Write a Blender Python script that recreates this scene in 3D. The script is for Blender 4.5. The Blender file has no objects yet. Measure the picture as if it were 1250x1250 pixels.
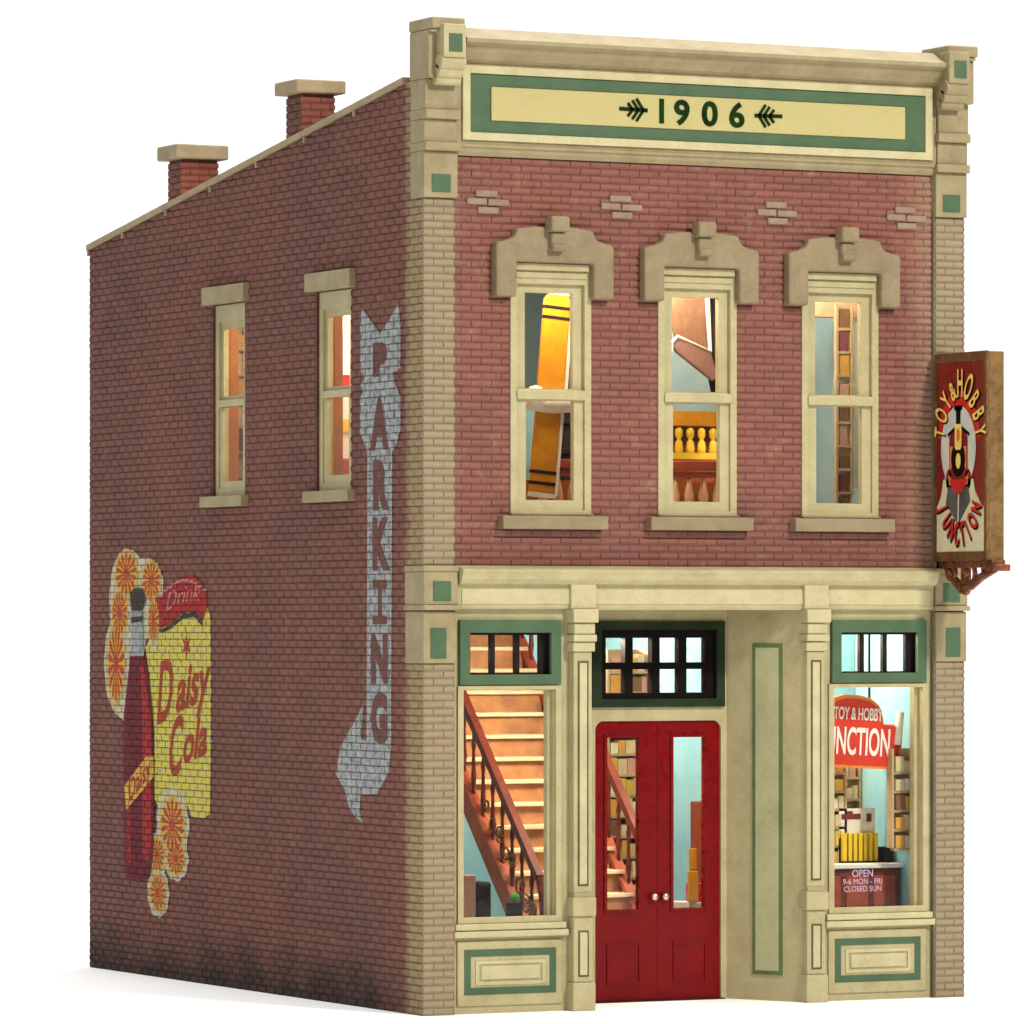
import bpy, bmesh, math, random
from mathutils import Vector, Matrix
random.seed(7)
S = bpy.context.scene
COL = S.collection
PI = math.pi

# ------------------------------------------------------------------ materials
def nodes(name):
    m = bpy.data.materials.new(name); m.use_nodes = True
    nt = m.node_tree; nt.nodes.clear()
    out = nt.nodes.new('ShaderNodeOutputMaterial')
    b = nt.nodes.new('ShaderNodeBsdfPrincipled')
    nt.links.new(b.outputs[0], out.inputs[0])
    return m, nt, b, out
def N(nt, t, **k):
    n = nt.nodes.new(t)
    for a, v in k.items(): setattr(n, a, v)
    return n
def math_(nt, op, a, b=None, c=None):
    n = nt.nodes.new('ShaderNodeMath'); n.operation = op
    for i, v in enumerate((a, b, c)):
        if v is None: continue
        if isinstance(v, (int, float)): n.inputs[i].default_value = v
        else: nt.links.new(v, n.inputs[i])
    return n.outputs[0]
def mixc(nt, f, a, b, bt='MIX'):
    n = nt.nodes.new('ShaderNodeMix'); n.data_type = 'RGBA'; n.blend_type = bt
    for s, v in ((n.inputs[0], f), (n.inputs[6], a), (n.inputs[7], b)):
        if isinstance(v, (int, float)): s.default_value = v
        elif isinstance(v, tuple): s.default_value = (*v[:3], 1)
        else: nt.links.new(v, s)
    return n.outputs[2]
def noise(nt, scale, detail=4, rough=.6, vec=None):
    n = N(nt, 'ShaderNodeTexNoise'); n.inputs['Scale'].default_value = scale
    n.inputs['Detail'].default_value = detail; n.inputs['Roughness'].default_value = rough
    if vec is None:
        g = N(nt, 'ShaderNodeNewGeometry'); vec = g.outputs['Position']
    nt.links.new(vec, n.inputs['Vector']); return n.outputs[0]
def ramp(nt, f, lo, hi, a=0., b=1.):
    n = N(nt, 'ShaderNodeMapRange'); n.clamp = True
    nt.links.new(f, n.inputs[0])
    for i, v in zip((1, 2, 3, 4), (lo, hi, a, b)): n.inputs[i].default_value = v
    return n.outputs[0]
def bump(nt, b, h, dist=.01, st=.5):
    n = N(nt, 'ShaderNodeBump'); n.inputs['Distance'].default_value = dist; n.inputs['Strength'].default_value = st
    nt.links.new(h, n.inputs['Height']); nt.links.new(n.outputs[0], b.inputs['Normal'])
def paint(name, col, col2=None, rough=.55, wear=.45, metal=0., bmp=.25, spec=.2, scale=3.):
    """hand-brushed model paint: two close tones, fine mottling, specks of dirt"""
    m, nt, b, out = nodes(name)
    col2 = col2 or tuple(c * .72 for c in col)
    big = ramp(nt, noise(nt, scale, 6, .65), .38, .66)
    c = mixc(nt, big, col, col2)
    fine = ramp(nt, noise(nt, 38, 3, .6), .55, .75, 0, wear)
    c = mixc(nt, ramp(nt, noise(nt, 2.2, 7, .72), .54, .74, 0, min(1, wear*1.1)), c, (col[0]*.62, col[1]*.52, col[2]*.46))
    c = mixc(nt, fine, c, tuple(x * .6 for x in col2))
    nt.links.new(c, b.inputs['Base Color'])
    nt.links.new(ramp(nt, noise(nt, 9), .3, .7, rough - .08, min(1, rough + .12)), b.inputs['Roughness'])
    b.inputs['Metallic'].default_value = metal
    b.inputs['Specular IOR Level'].default_value = spec
    bump(nt, b, noise(nt, 26, 5, .7), .012, bmp)
    return m
CH = .0783; BL = .235      # brick course height and brick length
def brick_mat(name, base, base2, tan=(.36, .29, .17), quoin=False, soot=False, allquoin=False):
    m, nt, b, out = nodes(name)
    g = N(nt, 'ShaderNodeNewGeometry'); pos = g.outputs['Position']
    sp = N(nt, 'ShaderNodeSeparateXYZ'); nt.links.new(pos, sp.inputs[0])
    X, Y, Z = sp.outputs
    at = N(nt, 'ShaderNodeAttribute'); at.attribute_name = 'tint'
    t = at.outputs['Fac']
    c = mixc(nt, ramp(nt, noise(nt, .55, 5, .6), .35, .65), base, base2)
    c = mixc(nt, ramp(nt, t, 0, 1, 0, .30), c, tuple(x * 1.45 for x in base))
    c = mixc(nt, ramp(nt, noise(nt, 14, 4, .7), .52, .75, 0, .45), c, tuple(x * .55 for x in base2))
    c = mixc(nt, ramp(nt, noise(nt, 5, 6, .75), .56, .72, 0, .30), c, tan)
    wob = math_(nt, 'MULTIPLY', math_(nt, 'SUBTRACT', noise(nt, 4, 5, .7), .5), .34)
    if quoin:      # the corner bricks are painted tan by hand, the edge of the paint wanders
        y = math_(nt, 'ADD', Y, wob)
        f = ramp(nt, y, .33, .50, .92, 0)
        c = mixc(nt, f, c, tan)
    if allquoin:
        c = mixc(nt, ramp(nt, noise(nt, 3, 5, .7), .4, .8, .98, .8), c, tan)
        c = mixc(nt, ramp(nt, t, 0, 1, 0, .3), c, (.32, .27, .17))
    if name == 'front_brick':
        x = math_(nt, 'ADD', X, math_(nt, 'MULTIPLY', wob, 1.8))
        f = ramp(nt, x, 5.85, 6.35, 0, .55)
        f2 = ramp(nt, x, .2, .5, .35, 0)
        c = mixc(nt, math_(nt, 'MAXIMUM', f, f2), c, tan)
    if soot:       # weathering powder along the foot of the wall
        z = math_(nt, 'ADD', Z, math_(nt, 'MULTIPLY', math_(nt, 'SUBTRACT', noise(nt, 1.6, 6, .65), .5), 1.1))
        f = ramp(nt, z, .05, .62, .88, 0)
        e = ramp(nt, Y, .35, 1.3, .15, 1)
        f = math_(nt, 'MULTIPLY', f, e)
        c = mixc(nt, f, c, (.022, .017, .015))
        f = ramp(nt, noise(nt, .8, 4, .5), .55, .75, 0, .35)
        c = mixc(nt, f, c, (.10, .055, .045))
    # joint darkening is pigment washed into the mortar
    nt.links.new(c, b.inputs['Base Color'])
    nt.links.new(ramp(nt, noise(nt, 8), .3, .7, .62, .85), b.inputs['Roughness'])
    b.inputs['Specular IOR Level'].default_value = .15
    bump(nt, b, noise(nt, 60, 4, .7), .008, .5)
    return m
def mural_mat(name, col, col2, wear=.5):
    """thin sign paint on the brick faces; missing in the joints and where it flaked"""
    m, nt, b, out = nodes(name)
    g = N(nt, 'ShaderNodeNewGeometry')
    sp = N(nt, 'ShaderNodeSeparateXYZ'); nt.links.new(g.outputs['Position'], sp.inputs[0])
    X, Y, Z = sp.outputs
    zc = math_(nt, 'DIVIDE', Z, CH)
    row = math_(nt, 'FLOOR', zc)
    fz = math_(nt, 'FRACT', zc)
    off = math_(nt, 'MULTIPLY', math_(nt, 'MODULO', row, 2.), .5)
    fy = math_(nt, 'FRACT', math_(nt, 'ADD', math_(nt, 'DIVIDE', Y, BL), off))
    dz = math_(nt, 'ABSOLUTE', math_(nt, 'SUBTRACT', fz, .5))
    dy = math_(nt, 'ABSOLUTE', math_(nt, 'SUBTRACT', fy, .5))
    wob = math_(nt, 'MULTIPLY', math_(nt, 'SUBTRACT', noise(nt, 22, 3, .6), .5), .22)
    jz = ramp(nt, math_(nt, 'ADD', dz, wob), .37, .50, 1, .12)
    jy = ramp(nt, math_(nt, 'ADD', dy, math_(nt, 'MULTIPLY', wob, .5)), .43, .50, 1, .25)
    keep = math_(nt, 'MULTIPLY', jz, jy)
    keep = math_(nt, 'MAXIMUM', keep, ramp(nt, noise(nt, 6, 4, .6), .5, .62, .0, .45))
    fl = ramp(nt, noise(nt, 17, 5, .8), .55, .66, 1, 1 - wear)
    keep = math_(nt, 'MULTIPLY', keep, fl)
    c = mixc(nt, ramp(nt, noise(nt, 9, 5, .7), .42, .62), col, col2)
    nt.links.new(c, b.inputs['Base Color'])
    b.inputs['Roughness'].default_value = .75; b.inputs['Specular IOR Level'].default_value = .2
    bump(nt, b, keep, .012, .6)
    nt.links.new(keep, b.inputs['Alpha'])
    return m
def glass_mat():
    m, nt, b, out = nodes('window_acetate')
    nt.nodes.remove(b)
    tr = N(nt, 'ShaderNodeBsdfTransparent'); tr.inputs[0].default_value = (.97, .98, .97, 1)
    gl = N(nt, 'ShaderNodeBsdfGlossy'); gl.inputs['Roughness'].default_value = .06
    fr = N(nt, 'ShaderNodeLayerWeight'); fr.inputs[0].default_value = .5
    fo = math_(nt, 'ADD', math_(nt, 'MULTIPLY', math_(nt, 'POWER', fr.outputs['Facing'], 5.), .2), .012)
    bp = N(nt, 'ShaderNodeBump'); bp.inputs['Distance'].default_value = .01; bp.inputs['Strength'].default_value = .3
    nt.links.new(noise(nt, 2.5), bp.inputs['Height']); nt.links.new(bp.outputs[0], gl.inputs['Normal'])
    mx = N(nt, 'ShaderNodeMixShader')
    nt.links.new(fo, mx.inputs[0]); nt.links.new(tr.outputs[0], mx.inputs[1]); nt.links.new(gl.outputs[0], mx.inputs[2])
    nt.links.new(mx.outputs[0], out.inputs[0])
    return m
def emit(name, col, s):
    m, nt, b, out = nodes(name)
    b.inputs['Emission Color'].default_value = (*col, 1); b.inputs['Emission Strength'].default_value = s
    return m
M = {}
RED, RED2 = (.36, .105, .080), (.27, .088, .070)
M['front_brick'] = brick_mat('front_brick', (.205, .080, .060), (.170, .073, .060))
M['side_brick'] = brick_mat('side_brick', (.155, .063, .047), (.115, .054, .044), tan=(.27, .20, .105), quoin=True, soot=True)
M['tan_brick'] = brick_mat('tan_brick', RED, RED2, tan=(.25, .205, .125), allquoin=True)
M['chimney_brick'] = brick_mat('chimney_brick', (.23, .070, .048), (.17, .055, .042))
M['plain_brick'] = brick_mat('plain_brick', RED, RED2, tan=(.25, .205, .125), quoin=True, soot=True)
def mortar(name, c):
    return paint(name, c, tuple(x * .7 for x in c), .85, .5, bmp=.6)
M['mortar_front'] = mortar('mortar_front', (.11, .042, .032))
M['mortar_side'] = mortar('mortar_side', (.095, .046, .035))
M['mortar_tan'] = mortar('mortar_tan', (.17, .135, .09))
M['cream'] = paint('cream_paint', (.41, .36, .20), (.35, .30, .16), .5)
M['cream_light'] = paint('cream_light_paint', (.47, .42, .24), (.40, .355, .195), .5)
M['tan'] = paint('tan_paint', (.30, .25, .14), (.24, .19, .10), .6)
M['tan_side'] = paint('tan_side_paint', (.33, .26, .125), (.24, .19, .085), .6)
M['stone'] = paint('stone_paint', (.25, .195, .115), (.20, .15, .085), .65, bmp=.5)
M['stone_light'] = paint('stone_light_paint', (.33, .26, .155), (.26, .20, .115), .65, bmp=.5)
M['ornament'] = paint('ornament_paint', (.26, .19, .135), (.22, .14, .10), .65)
M['green'] = paint('green_paint', (.065, .115, .060), (.052, .095, .05), .5, .2)
M['green_dark'] = paint('dark_green_paint', (.020, .034, .014), (.010, .018, .008), .45, .2, spec=.1)
M['black'] = paint('black_paint', (.003, .003, .003), (.010, .004, .003), .5, .1, spec=.08)
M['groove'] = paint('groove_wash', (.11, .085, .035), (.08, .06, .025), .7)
M['olive'] = paint('olive_paint', (.12, .16, .06), (.09, .125, .05), .6)  # olive green paint of the tall entry panel edges
M['panel_green'] = paint('sage_paint', (.39, .40, .22), (.34, .34, .19), .55)
M['digits'] = paint('digit_paint', (.008, .030, .004), (.004, .012, .003), .6, .1, spec=.05)
M['door'] = paint('door_red', (.165, .0006, .0015), (.135, .0006, .0015), .28, .0, spec=.16, bmp=.05)
M['brass'] = paint('knob_metal', (.80, .62, .50), (.7, .5, .4), .25, .1, metal=1.)
M['yellow'] = paint('panel_yellow', (.40, .36, .14), (.42, .35, .16), .55, .15)
M['roof'] = paint('roof_felt', (.06, .06, .06), (.09, .085, .08), .9, .4)
M['glass'] = glass_mat()
M['bronze'] = paint('sign_bronze', (.23, .125, .05), (.12, .06, .025), .35, .5, metal=.55, bmp=.7, scale=6)
M['copper'] = paint('copper_scroll', (.30, .12, .065), (.12, .04, .025), .22, .4, metal=.75, bmp=.9, scale=6)
M['edge'] = paint('sign_edge', (.22, .125, .045), (.12, .066, .024), .45, .5, metal=.3, bmp=.8, scale=7)
M['maroon'] = paint('sign_maroon', (.19, .006, .004), (.13, .004, .004), .18, .1, spec=.6)
M['sign_red'] = paint('sign_red', (.55, .012, .010), (.42, .008, .008), .25, .1, spec=.6)
M['sign_cream'] = paint('sign_cream', (.60, .56, .33), (.52, .50, .34), .3, .15)
M['sign_grey'] = paint('sign_oval_grey', (.56, .55, .46), (.44, .48, .45), .3, .15)
M['sign_yellow'] = paint('sign_letter_yellow', (.80, .58, .14), (.72, .48, .10), .3, .1)
M['sign_orange'] = paint('sign_orange', (.62, .22, .05), (.5, .13, .03), .3, .2)
M['track'] = paint('sign_track', (.10, .105, .10), (.045, .045, .05), .3, .2)
M['wash'] = paint('white_card', (.78, .78, .76), (.72, .72, .70), .6, .1)
M['mural_white'] = mural_mat('mural_white', (.31, .33, .33), (.18, .19, .19), .9)
M['mural_letter'] = mural_mat('mural_letter', (.13, .045, .033), (.10, .038, .028), .15)
M['mural_yellow'] = mural_mat('mural_yellow', (.52, .42, .05), (.38, .37, .12), .75)
M['mural_cream'] = mural_mat('mural_cream', (.45, .42, .30), (.36, .33, .22), .45)
M['mural_orange'] = mural_mat('mural_orange', (.36, .03, .012), (.36, .06, .015), .2)
M['mural_gold'] = mural_mat('mural_gold', (.52, .34, .05), (.46, .24, .04), .3)
M['mural_red'] = mural_mat('mural_red', (.30, .012, .012), (.22, .015, .015), .25)
M['mural_script'] = mural_mat('mural_script', (.32, .030, .012), (.20, .022, .010), .5)
M['mural_maroon'] = mural_mat('mural_maroon', (.12, .006, .012), (.08, .006, .012), .2)
M['mural_black'] = mural_mat('mural_black', (.02, .015, .014), (.04, .02, .018), .2)
M['mural_pink'] = mural_mat('mural_pink', (.42, .20, .17), (.36, .12, .10), .4)
# interior
M['wall_blue'] = paint('interior_blue', (.20, .42, .52), (.26, .46, .52), .7, .1)
M['wall_pale'] = paint('interior_pale', (.42, .58, .62), (.34, .52, .60), .7, .1)
M['wall_brown'] = paint('interior_raw_brown', (.30, .095, .006), (.22, .06, .005), .6, .2)
M['ceiling'] = paint('interior_white', (.75, .72, .66), (.7, .66, .6), .7, .1)
M['floor'] = paint('interior_floor', (.16, .09, .06), (.12, .07, .05), .5)
M['riser'] = paint('stair_riser', (.52, .25, .10), (.30, .14, .08), .55)
M['nosing'] = paint('stair_nosing', (.82, .68, .46), (.74, .56, .34), .5, .1)
M['mahogany'] = paint('mahogany_rail', (.14, .022, .012), (.09, .014, .009), .35, .2)
M['redwood'] = paint('red_wood', (.36, .075, .035), (.28, .05, .025), .4, .2)
M['counter'] = paint('counter_brown', (.12, .025, .02), (.20, .05, .03), .35, .3, scale=5)
M['dark'] = paint('dark_card', (.010, .009, .010), (.025, .016, .014), .6, spec=.08)
M['pinkbox'] = paint('pink_card', (.50, .27, .20), (.44, .22, .17), .6)
M['shelfwood'] = paint('shelf_wood', (.48, .36, .22), (.40, .27, .14), .5)
M['orange_wing'] = paint('orange_wing', (.60, .27, .015), (.48, .19, .012), .3, .4)
M['white_gloss'] = paint('white_gloss', (.80, .76, .68), (.74, .66, .55), .3, .1)
M['brown_wing'] = paint('brown_wing', (.22, .12, .07), (.15, .08, .05), .45, .4, scale=8)
M['peach'] = paint('peach_wood', (.72, .44, .27), (.62, .33, .2), .45)
M['yellow_toy'] = paint('yellow_toy', (.80, .55, .04), (.72, .45, .03), .4, .1)
M['shop_red'] = paint('shop_sign_red', (.62, .045, .022), (.54, .035, .02), .35, .1)
M['shop_orange'] = paint('shop_sign_orange', (.78, .26, .06), (.7, .2, .05), .35, .1)
M['shop_white'] = paint('shop_sign_letters', (.86, .74, .68), (.84, .66, .6), .4, .05)
M['ink'] = paint('window_ink', (.50, .40, .50), (.44, .34, .46), .5, .05)
M['added_lamp_glow'] = emit('added_lamp_glow', (1, .82, .6), 12)  # bulbs of the added ceiling lamps
GOODS = [paint('carton_%s' % n, c, tuple(x * .8 for x in c), .5, .2, scale=9) for n, c in (
    ('buff', (.66, .52, .30)), ('cream', (.74, .66, .48)), ('mustard', (.62, .42, .08)), ('pink', (.62, .34, .26)),
    ('brown', (.22, .11, .06)), ('slate', (.14, .16, .20)), ('amber', (.66, .34, .07)), ('plum', (.22, .06, .07)))]
def ground_mat():
    m, nt, b, out = nodes('white_table')
    nt.links.new(mixc(nt, noise(nt, .3), (.93, .93, .92), (.95, .95, .945)), b.inputs['Base Color'])
    b.inputs['Roughness'].default_value = 1; b.inputs['Specular IOR Level'].default_value = 0
    return m
M['ground'] = ground_mat()

# ------------------------------------------------------------------ mesh builder
class MB:
    def __init__(s): s.v = []; s.f = []; s.t = []
    def face(s, pts, t=0.5):
        i = len(s.v); s.v += [tuple(p) for p in pts]; s.f.append(tuple(range(i, i + len(pts)))); s.t.append(t); return s
    def box(s, x0, x1, y0, y1, z0, z1, t=.5):
        i = len(s.v)
        s.v += [(x0,y0,z0),(x1,y0,z0),(x1,y1,z0),(x0,y1,z0),(x0,y0,z1),(x1,y0,z1),(x1,y1,z1),(x0,y1,z1)]
        for q in ((0,3,2,1),(4,5,6,7),(0,1,5,4),(1,2,6,5),(2,3,7,6),(3,0,4,7)):
            s.f.append(tuple(i + k for k in q)); s.t.append(t)
        return s
    def prism(s, poly, fn, d0, d1):
        """poly: 2-D outline, fn(u,v,d) -> point"""
        n = len(poly); i = len(s.v)
        s.v += [fn(u, v, d0) for u, v in poly] + [fn(u, v, d1) for u, v in poly]
        s.f.append(tuple(i + k for k in range(n))); s.f.append(tuple(i + n + k for k in reversed(range(n))))
        for k in range(n):
            l = (k + 1) % n; s.f.append((i + k, i + n + k, i + n + l, i + l))
        s.t += [.5] * (n + 2); return s
    def ring(s, prof, c, axis='z', seg=20):
        """lathe: prof list of (radius, height) round an axis through c"""
        i = len(s.v)
        for r, h in prof:
            for k in range(seg):
                a = 2 * PI * k / seg; p, q = r * math.cos(a), r * math.sin(a)
                s.v.append({'z': (c[0]+p, c[1]+q, c[2]+h), 'y': (c[0]+p, c[1]+h, c[2]+q), 'x': (c[0]+h, c[1]+p, c[2]+q)}[axis])
        for j in range(len(prof) - 1):
            for k in range(seg):
                l = (k + 1) % seg
                s.f.append((i+j*seg+k, i+j*seg+l, i+(j+1)*seg+l, i+(j+1)*seg+k)); s.t.append(.5)
        for j in (0, len(prof) - 1):
            s.f.append(tuple(i + j*seg + k for k in range(seg))); s.t.append(.5)
        return s
    def tube(s, pts, r, seg=8):
        P = [Vector(p) for p in pts]; rs = r if isinstance(r, (list, tuple)) else [r] * len(P)
        i = len(s.v); n = len(P)
        for j, p in enumerate(P):
            d = (P[min(j+1, n-1)] - P[max(j-1, 0)]).normalized()
            a = d.orthogonal().normalized() if j == 0 else (a - d * a.dot(d)).normalized()
            b = d.cross(a)
            for k in range(seg):
                t = 2 * PI * k / seg; s.v.append(tuple(p + (a * math.cos(t) + b * math.sin(t)) * rs[j]))
        for j in range(n - 1):
            for k in range(seg):
                l = (k + 1) % seg
                s.f.append((i+j*seg+k, i+j*seg+l, i+(j+1)*seg+l, i+(j+1)*seg+k)); s.t.append(.5)
        for j in (0, n - 1):
            s.f.append(tuple(i + j*seg + k for k in range(seg))); s.t.append(.5)
        return s
    def ball(s, c, rx, ry=None, rz=None, seg=14):
        ry = ry or rx; rz = rz or rx; i = len(s.v); R_ = seg // 2
        s.v.append((c[0], c[1], c[2] - rz))
        for j in range(1, R_):
            a = -PI/2 + PI * j / R_
            for k in range(seg):
                b = 2 * PI * k / seg
                s.v.append((c[0]+rx*math.cos(a)*math.cos(b), c[1]+ry*math.cos(a)*math.sin(b), c[2]+rz*math.sin(a)))
        s.v.append((c[0], c[1], c[2] + rz)); top = len(s.v) - 1
        for k in range(seg):
            l = (k+1) % seg; s.f.append((i, i+1+l, i+1+k)); s.t.append(.5)
            for j in range(R_ - 2):
                o = i + 1 + j*seg; s.f.append((o+k, o+l, o+seg+l, o+seg+k)); s.t.append(.5)
            o = i + 1 + (R_-2)*seg; s.f.append((o+k, o+l, top)); s.t.append(.5)
        return s
    def bar(s, a, b, w, h):
        """rectangular bar from a to b (any direction), w x h"""
        a, b = Vector(a), Vector(b); d = (b - a).normalized()
        up = Vector((0, 0, 1)) if abs(d.z) < .9 else Vector((0, 1, 0))
        sx = d.cross(up).normalized() * (w/2); sy = sx.cross(d).normalized() * (h/2)
        i = len(s.v)
        for p in (a, b):
            for q in ((-1,-1),(1,-1),(1,1),(-1,1)): s.v.append(tuple(p + sx*q[0] + sy*q[1]))
        for q in ((0,1,2,3),(7,6,5,4),(0,4,5,1),(1,5,6,2),(2,6,7,3),(3,7,4,0)):
            s.f.append(tuple(i+k for k in q)); s.t.append(.5)
        return s
    def text(s, txt, fn, size=1., extrude=0., bold=0., sx=1., shear=0.):
        """glyph outlines as real polygons, fn(u, v, d) -> point; centred on u"""
        cu = bpy.data.curves.new('t', 'FONT'); cu.body = txt; cu.size = size; cu.align_x = 'CENTER'; cu.offset = bold
        cu.shear = shear; cu.resolution_u = 5
        o = bpy.data.objects.new('t', cu); COL.objects.link(o)
        me = bpy.data.meshes.new_from_object(o.evaluated_get(bpy.context.evaluated_depsgraph_get()))
        i = len(s.v); n = len(me.vertices)
        s.v += [fn(v.co.x * sx, v.co.y, 0) for v in me.vertices]
        for p in me.polygons: s.f.append(tuple(i + k for k in p.vertices)); s.t.append(.5)
        if extrude:
            s.v += [fn(v.co.x * sx, v.co.y, extrude) for v in me.vertices]
            ec = {}
            for p in me.polygons:
                s.f.append(tuple(i + n + k for k in reversed(p.vertices))); s.t.append(.5)
                for e in p.edge_keys: ec[e] = ec.get(e, 0) + 1
            for (a, b), k in ec.items():
                if k == 1: s.f.append((i+a, i+b, i+n+b, i+n+a)); s.t.append(.5)
        bpy.data.objects.remove(o); bpy.data.curves.remove(cu); bpy.data.meshes.remove(me)
        return s

WL = {}
def props(o, label=None, cat=None, group=None, kind=None):
    for k, v in (('label', label), ('category', cat), ('group', group), ('kind', kind)):
        if v: o[k] = v
    return o
def thing(name, loc, label, cat, group=None):
    o = bpy.data.objects.new(name, None); COL.objects.link(o); o.location = loc; o.empty_display_size = .2
    WL[o] = Vector(loc); return props(o, label, cat, group)
def obj(name, mb, mat, parent=None, bevel=0., smooth=False, origin=None, recalc=True):
    if origin is None:
        xs = list(zip(*mb.v)); origin = ((min(xs[0])+max(xs[0]))/2, (min(xs[1])+max(xs[1]))/2, min(xs[2]))
    og = Vector(origin)
    me = bpy.data.meshes.new(name); me.from_pydata([tuple(Vector(v) - og) for v in mb.v], [], mb.f)
    if recalc:
        bm = bmesh.new(); bm.from_mesh(me); bmesh.ops.recalc_face_normals(bm, faces=bm.faces); bm.to_mesh(me); bm.free()
    if len(me.polygons) == len(mb.t):
        a = me.attributes.new('tint', 'FLOAT', 'FACE'); a.data.foreach_set('value', mb.t)
    me.materials.append(M[mat] if isinstance(mat, str) else mat)
    if smooth:
        for p in me.polygons: p.use_smooth = True
    o = bpy.data.objects.new(name, me); COL.objects.link(o)
    if parent: o.parent = parent; o.location = og - WL[parent]
    else: o.location = og
    WL[o] = og
    if bevel:
        b = o.modifiers.new('Bevel', 'BEVEL'); b.width = bevel; b.segments = 2; b.limit_method = 'ANGLE'; b.angle_limit = math.radians(40)
        b.harden_normals = False
    return o
def objs(name, mb, *a, **k):
    """one object for every connected piece of mb"""
    par = list(range(len(mb.v)))
    def find(i):
        while par[i] != i: par[i] = par[par[i]]; i = par[i]
        return i
    for f in mb.f:
        for j in f[1:]: par[find(j)] = find(f[0])
    groups = {}
    for f in mb.f: groups.setdefault(find(f[0]), []).append(f)
    out = []
    for fs in groups.values():
        m = MB(); ids = {}
        for f in fs:
            for j in f:
                if j not in ids: ids[j] = len(m.v); m.v.append(mb.v[j])
            m.f.append(tuple(ids[j] for j in f)); m.t.append(.5)
        out.append(obj(name, m, *a, **k))
    return out
def copy_tree(o, parent=None, delta=None):
    c = o.copy(); COL.objects.link(c)
    WL[c] = WL[o].copy() + (delta or Vector())
    if parent: c.parent = parent
    for ch in list(o.children): copy_tree(ch, c, delta)
    return c
def dup(o, delta, parent=None):
    """copy a thing (or a part under the same parent) shifted by delta"""
    delta = Vector(delta); c = copy_tree(o, parent, delta); c.location = o.location + delta; return c
FR = lambda u, v, d: (u, d, v)          # facade plane: u = x, v = z, d = y
SD = lambda u, v, d: (d, u, v)          # side plane:   u = y, v = z, d = x
RT = lambda u, v, d: (6.6 - d, u, v)

def bricks(mb, fn, u0, u1, v0, v1, holes=(), top=None, face=0., base=.018, j=.0008, ch=.0035, phase=0, jz=.002, cz=.025):
    r0 = int(round(v0 / CH)); r1 = int(round(v1 / CH))
    for r in range(r0, r1):
        za, zb = r * CH + jz, (r + 1) * CH - jz
        off = ((r + phase) % 2) * .5
        segs = [(u0, u1)]
        for (a, b, c, d) in holes:
            if d > za + .01 and c < zb - .01:
                ns = []
                for p, q in segs:
                    if b <= p or a >= q: ns.append((p, q)); continue
                    if a > p: ns.append((p, a))
                    if b < q: ns.append((b, q))
                segs = ns
        for p, q in segs:
            k = math.floor(p / BL + off)
            while (k - off) * BL < q:
                a = max(p, (k - off) * BL) + j; b = min(q, (k + 1 - off) * BL) - j; k += 1
                if b - a < .03: continue
                ta, tb = (min(zb, top(a) - .004), min(zb, top(b) - .004)) if top else (zb, zb)
                if min(ta, tb) < za + .02: continue
                t = random.random(); w = random.uniform(-.003, .003); e = ch; e2 = cz*.62
                i = len(mb.v)
                c1 = min(cz, .45*(min(ta, tb)-za)); c2 = c1*.62
                mb.v += [fn(a, za, base), fn(b, za, base), fn(b, tb, base), fn(a, ta, base),
                         fn(a+e, za+c1, face+w), fn(b-e, za+c1, face+w), fn(b-e, tb-c2, face+w), fn(a+e, ta-c2, face+w)]
                for f in ((4,5,6,7),(0,1,5,4),(1,2,6,5),(2,3,7,6),(3,0,4,7)):
                    mb.f.append(tuple(i + x for x in f)); mb.t.append(t)
    return mb
def slab(mb, fn, us, vs, holes, d0, d1, vmap=lambda u, v: v):
    """wall with rectangular holes; no internal faces"""
    us = sorted(set(us) | {h[0] for h in holes} | {h[1] for h in holes}); vs = sorted(set(vs) | {h[2] for h in holes} | {h[3] for h in holes})
    def full(i, j):
        if not (0 <= i < len(us)-1 and 0 <= j < len(vs)-1): return False
        cu, cv = (us[i]+us[i+1])/2, (vs[j]+vs[j+1])/2
        return not any(a < cu < b and c < cv < d for a, b, c, d in holes)
    P = lambda u, v, d: fn(u, vmap(u, v), d)
    for i in range(len(us)-1):
        for j in range(len(vs)-1):
            if not full(i, j): continue
            a, b, c, d = us[i], us[i+1], vs[j], vs[j+1]
            mb.face([P(a,c,d0), P(b,c,d0), P(b,d,d0), P(a,d,d0)]); mb.face([P(a,c,d1), P(a,d,d1), P(b,d,d1), P(b,c,d1)])
            if not full(i-1, j): mb.face([P(a,c,d0), P(a,d,d0), P(a,d,d1), P(a,c,d1)])
            if not full(i+1, j): mb.face([P(b,c,d0), P(b,c,d1), P(b,d,d1), P(b,d,d0)])
            if not full(i, j-1): mb.face([P(a,c,d0), P(a,c,d1), P(b,c,d1), P(b,c,d0)])
            if not full(i, j+1): mb.face([P(a,d,d0), P(b,d,d0), P(b,d,d1), P(a,d,d1)])
    return mb
W, D = 6.6, 9.15
roofz = lambda y: 9.846 - .1408 * y

# ------------------------------------------------------------------ the table
g = MB().face([(5 + 30*math.cos(2*PI*k/64), 8 + 30*math.sin(2*PI*k/64), 0) for k in range(64)])
props(obj('ground', g, 'ground', origin=(0, 0, 0)), kind='structure')

# ------------------------------------------------------------------ the building
B = thing('model_building', (W/2, D/2, 0), 'two storey red brick model shop building with cream cornice dated 1906, lit from inside', 'model building')
SW = [(1.81, 2.69, 5.53, 7.69), (4.61, 5.49, 5.53, 7.69)]                     # side window openings (y0,y1,z0,z1)
FW = [1.52, 3.285, 5.05]
fh = [(c-.48, c+.48, 5.235, 7.90) for c in FW]
cap_top = lambda u, v: roofz(u) if v > 9.5 else v
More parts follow.
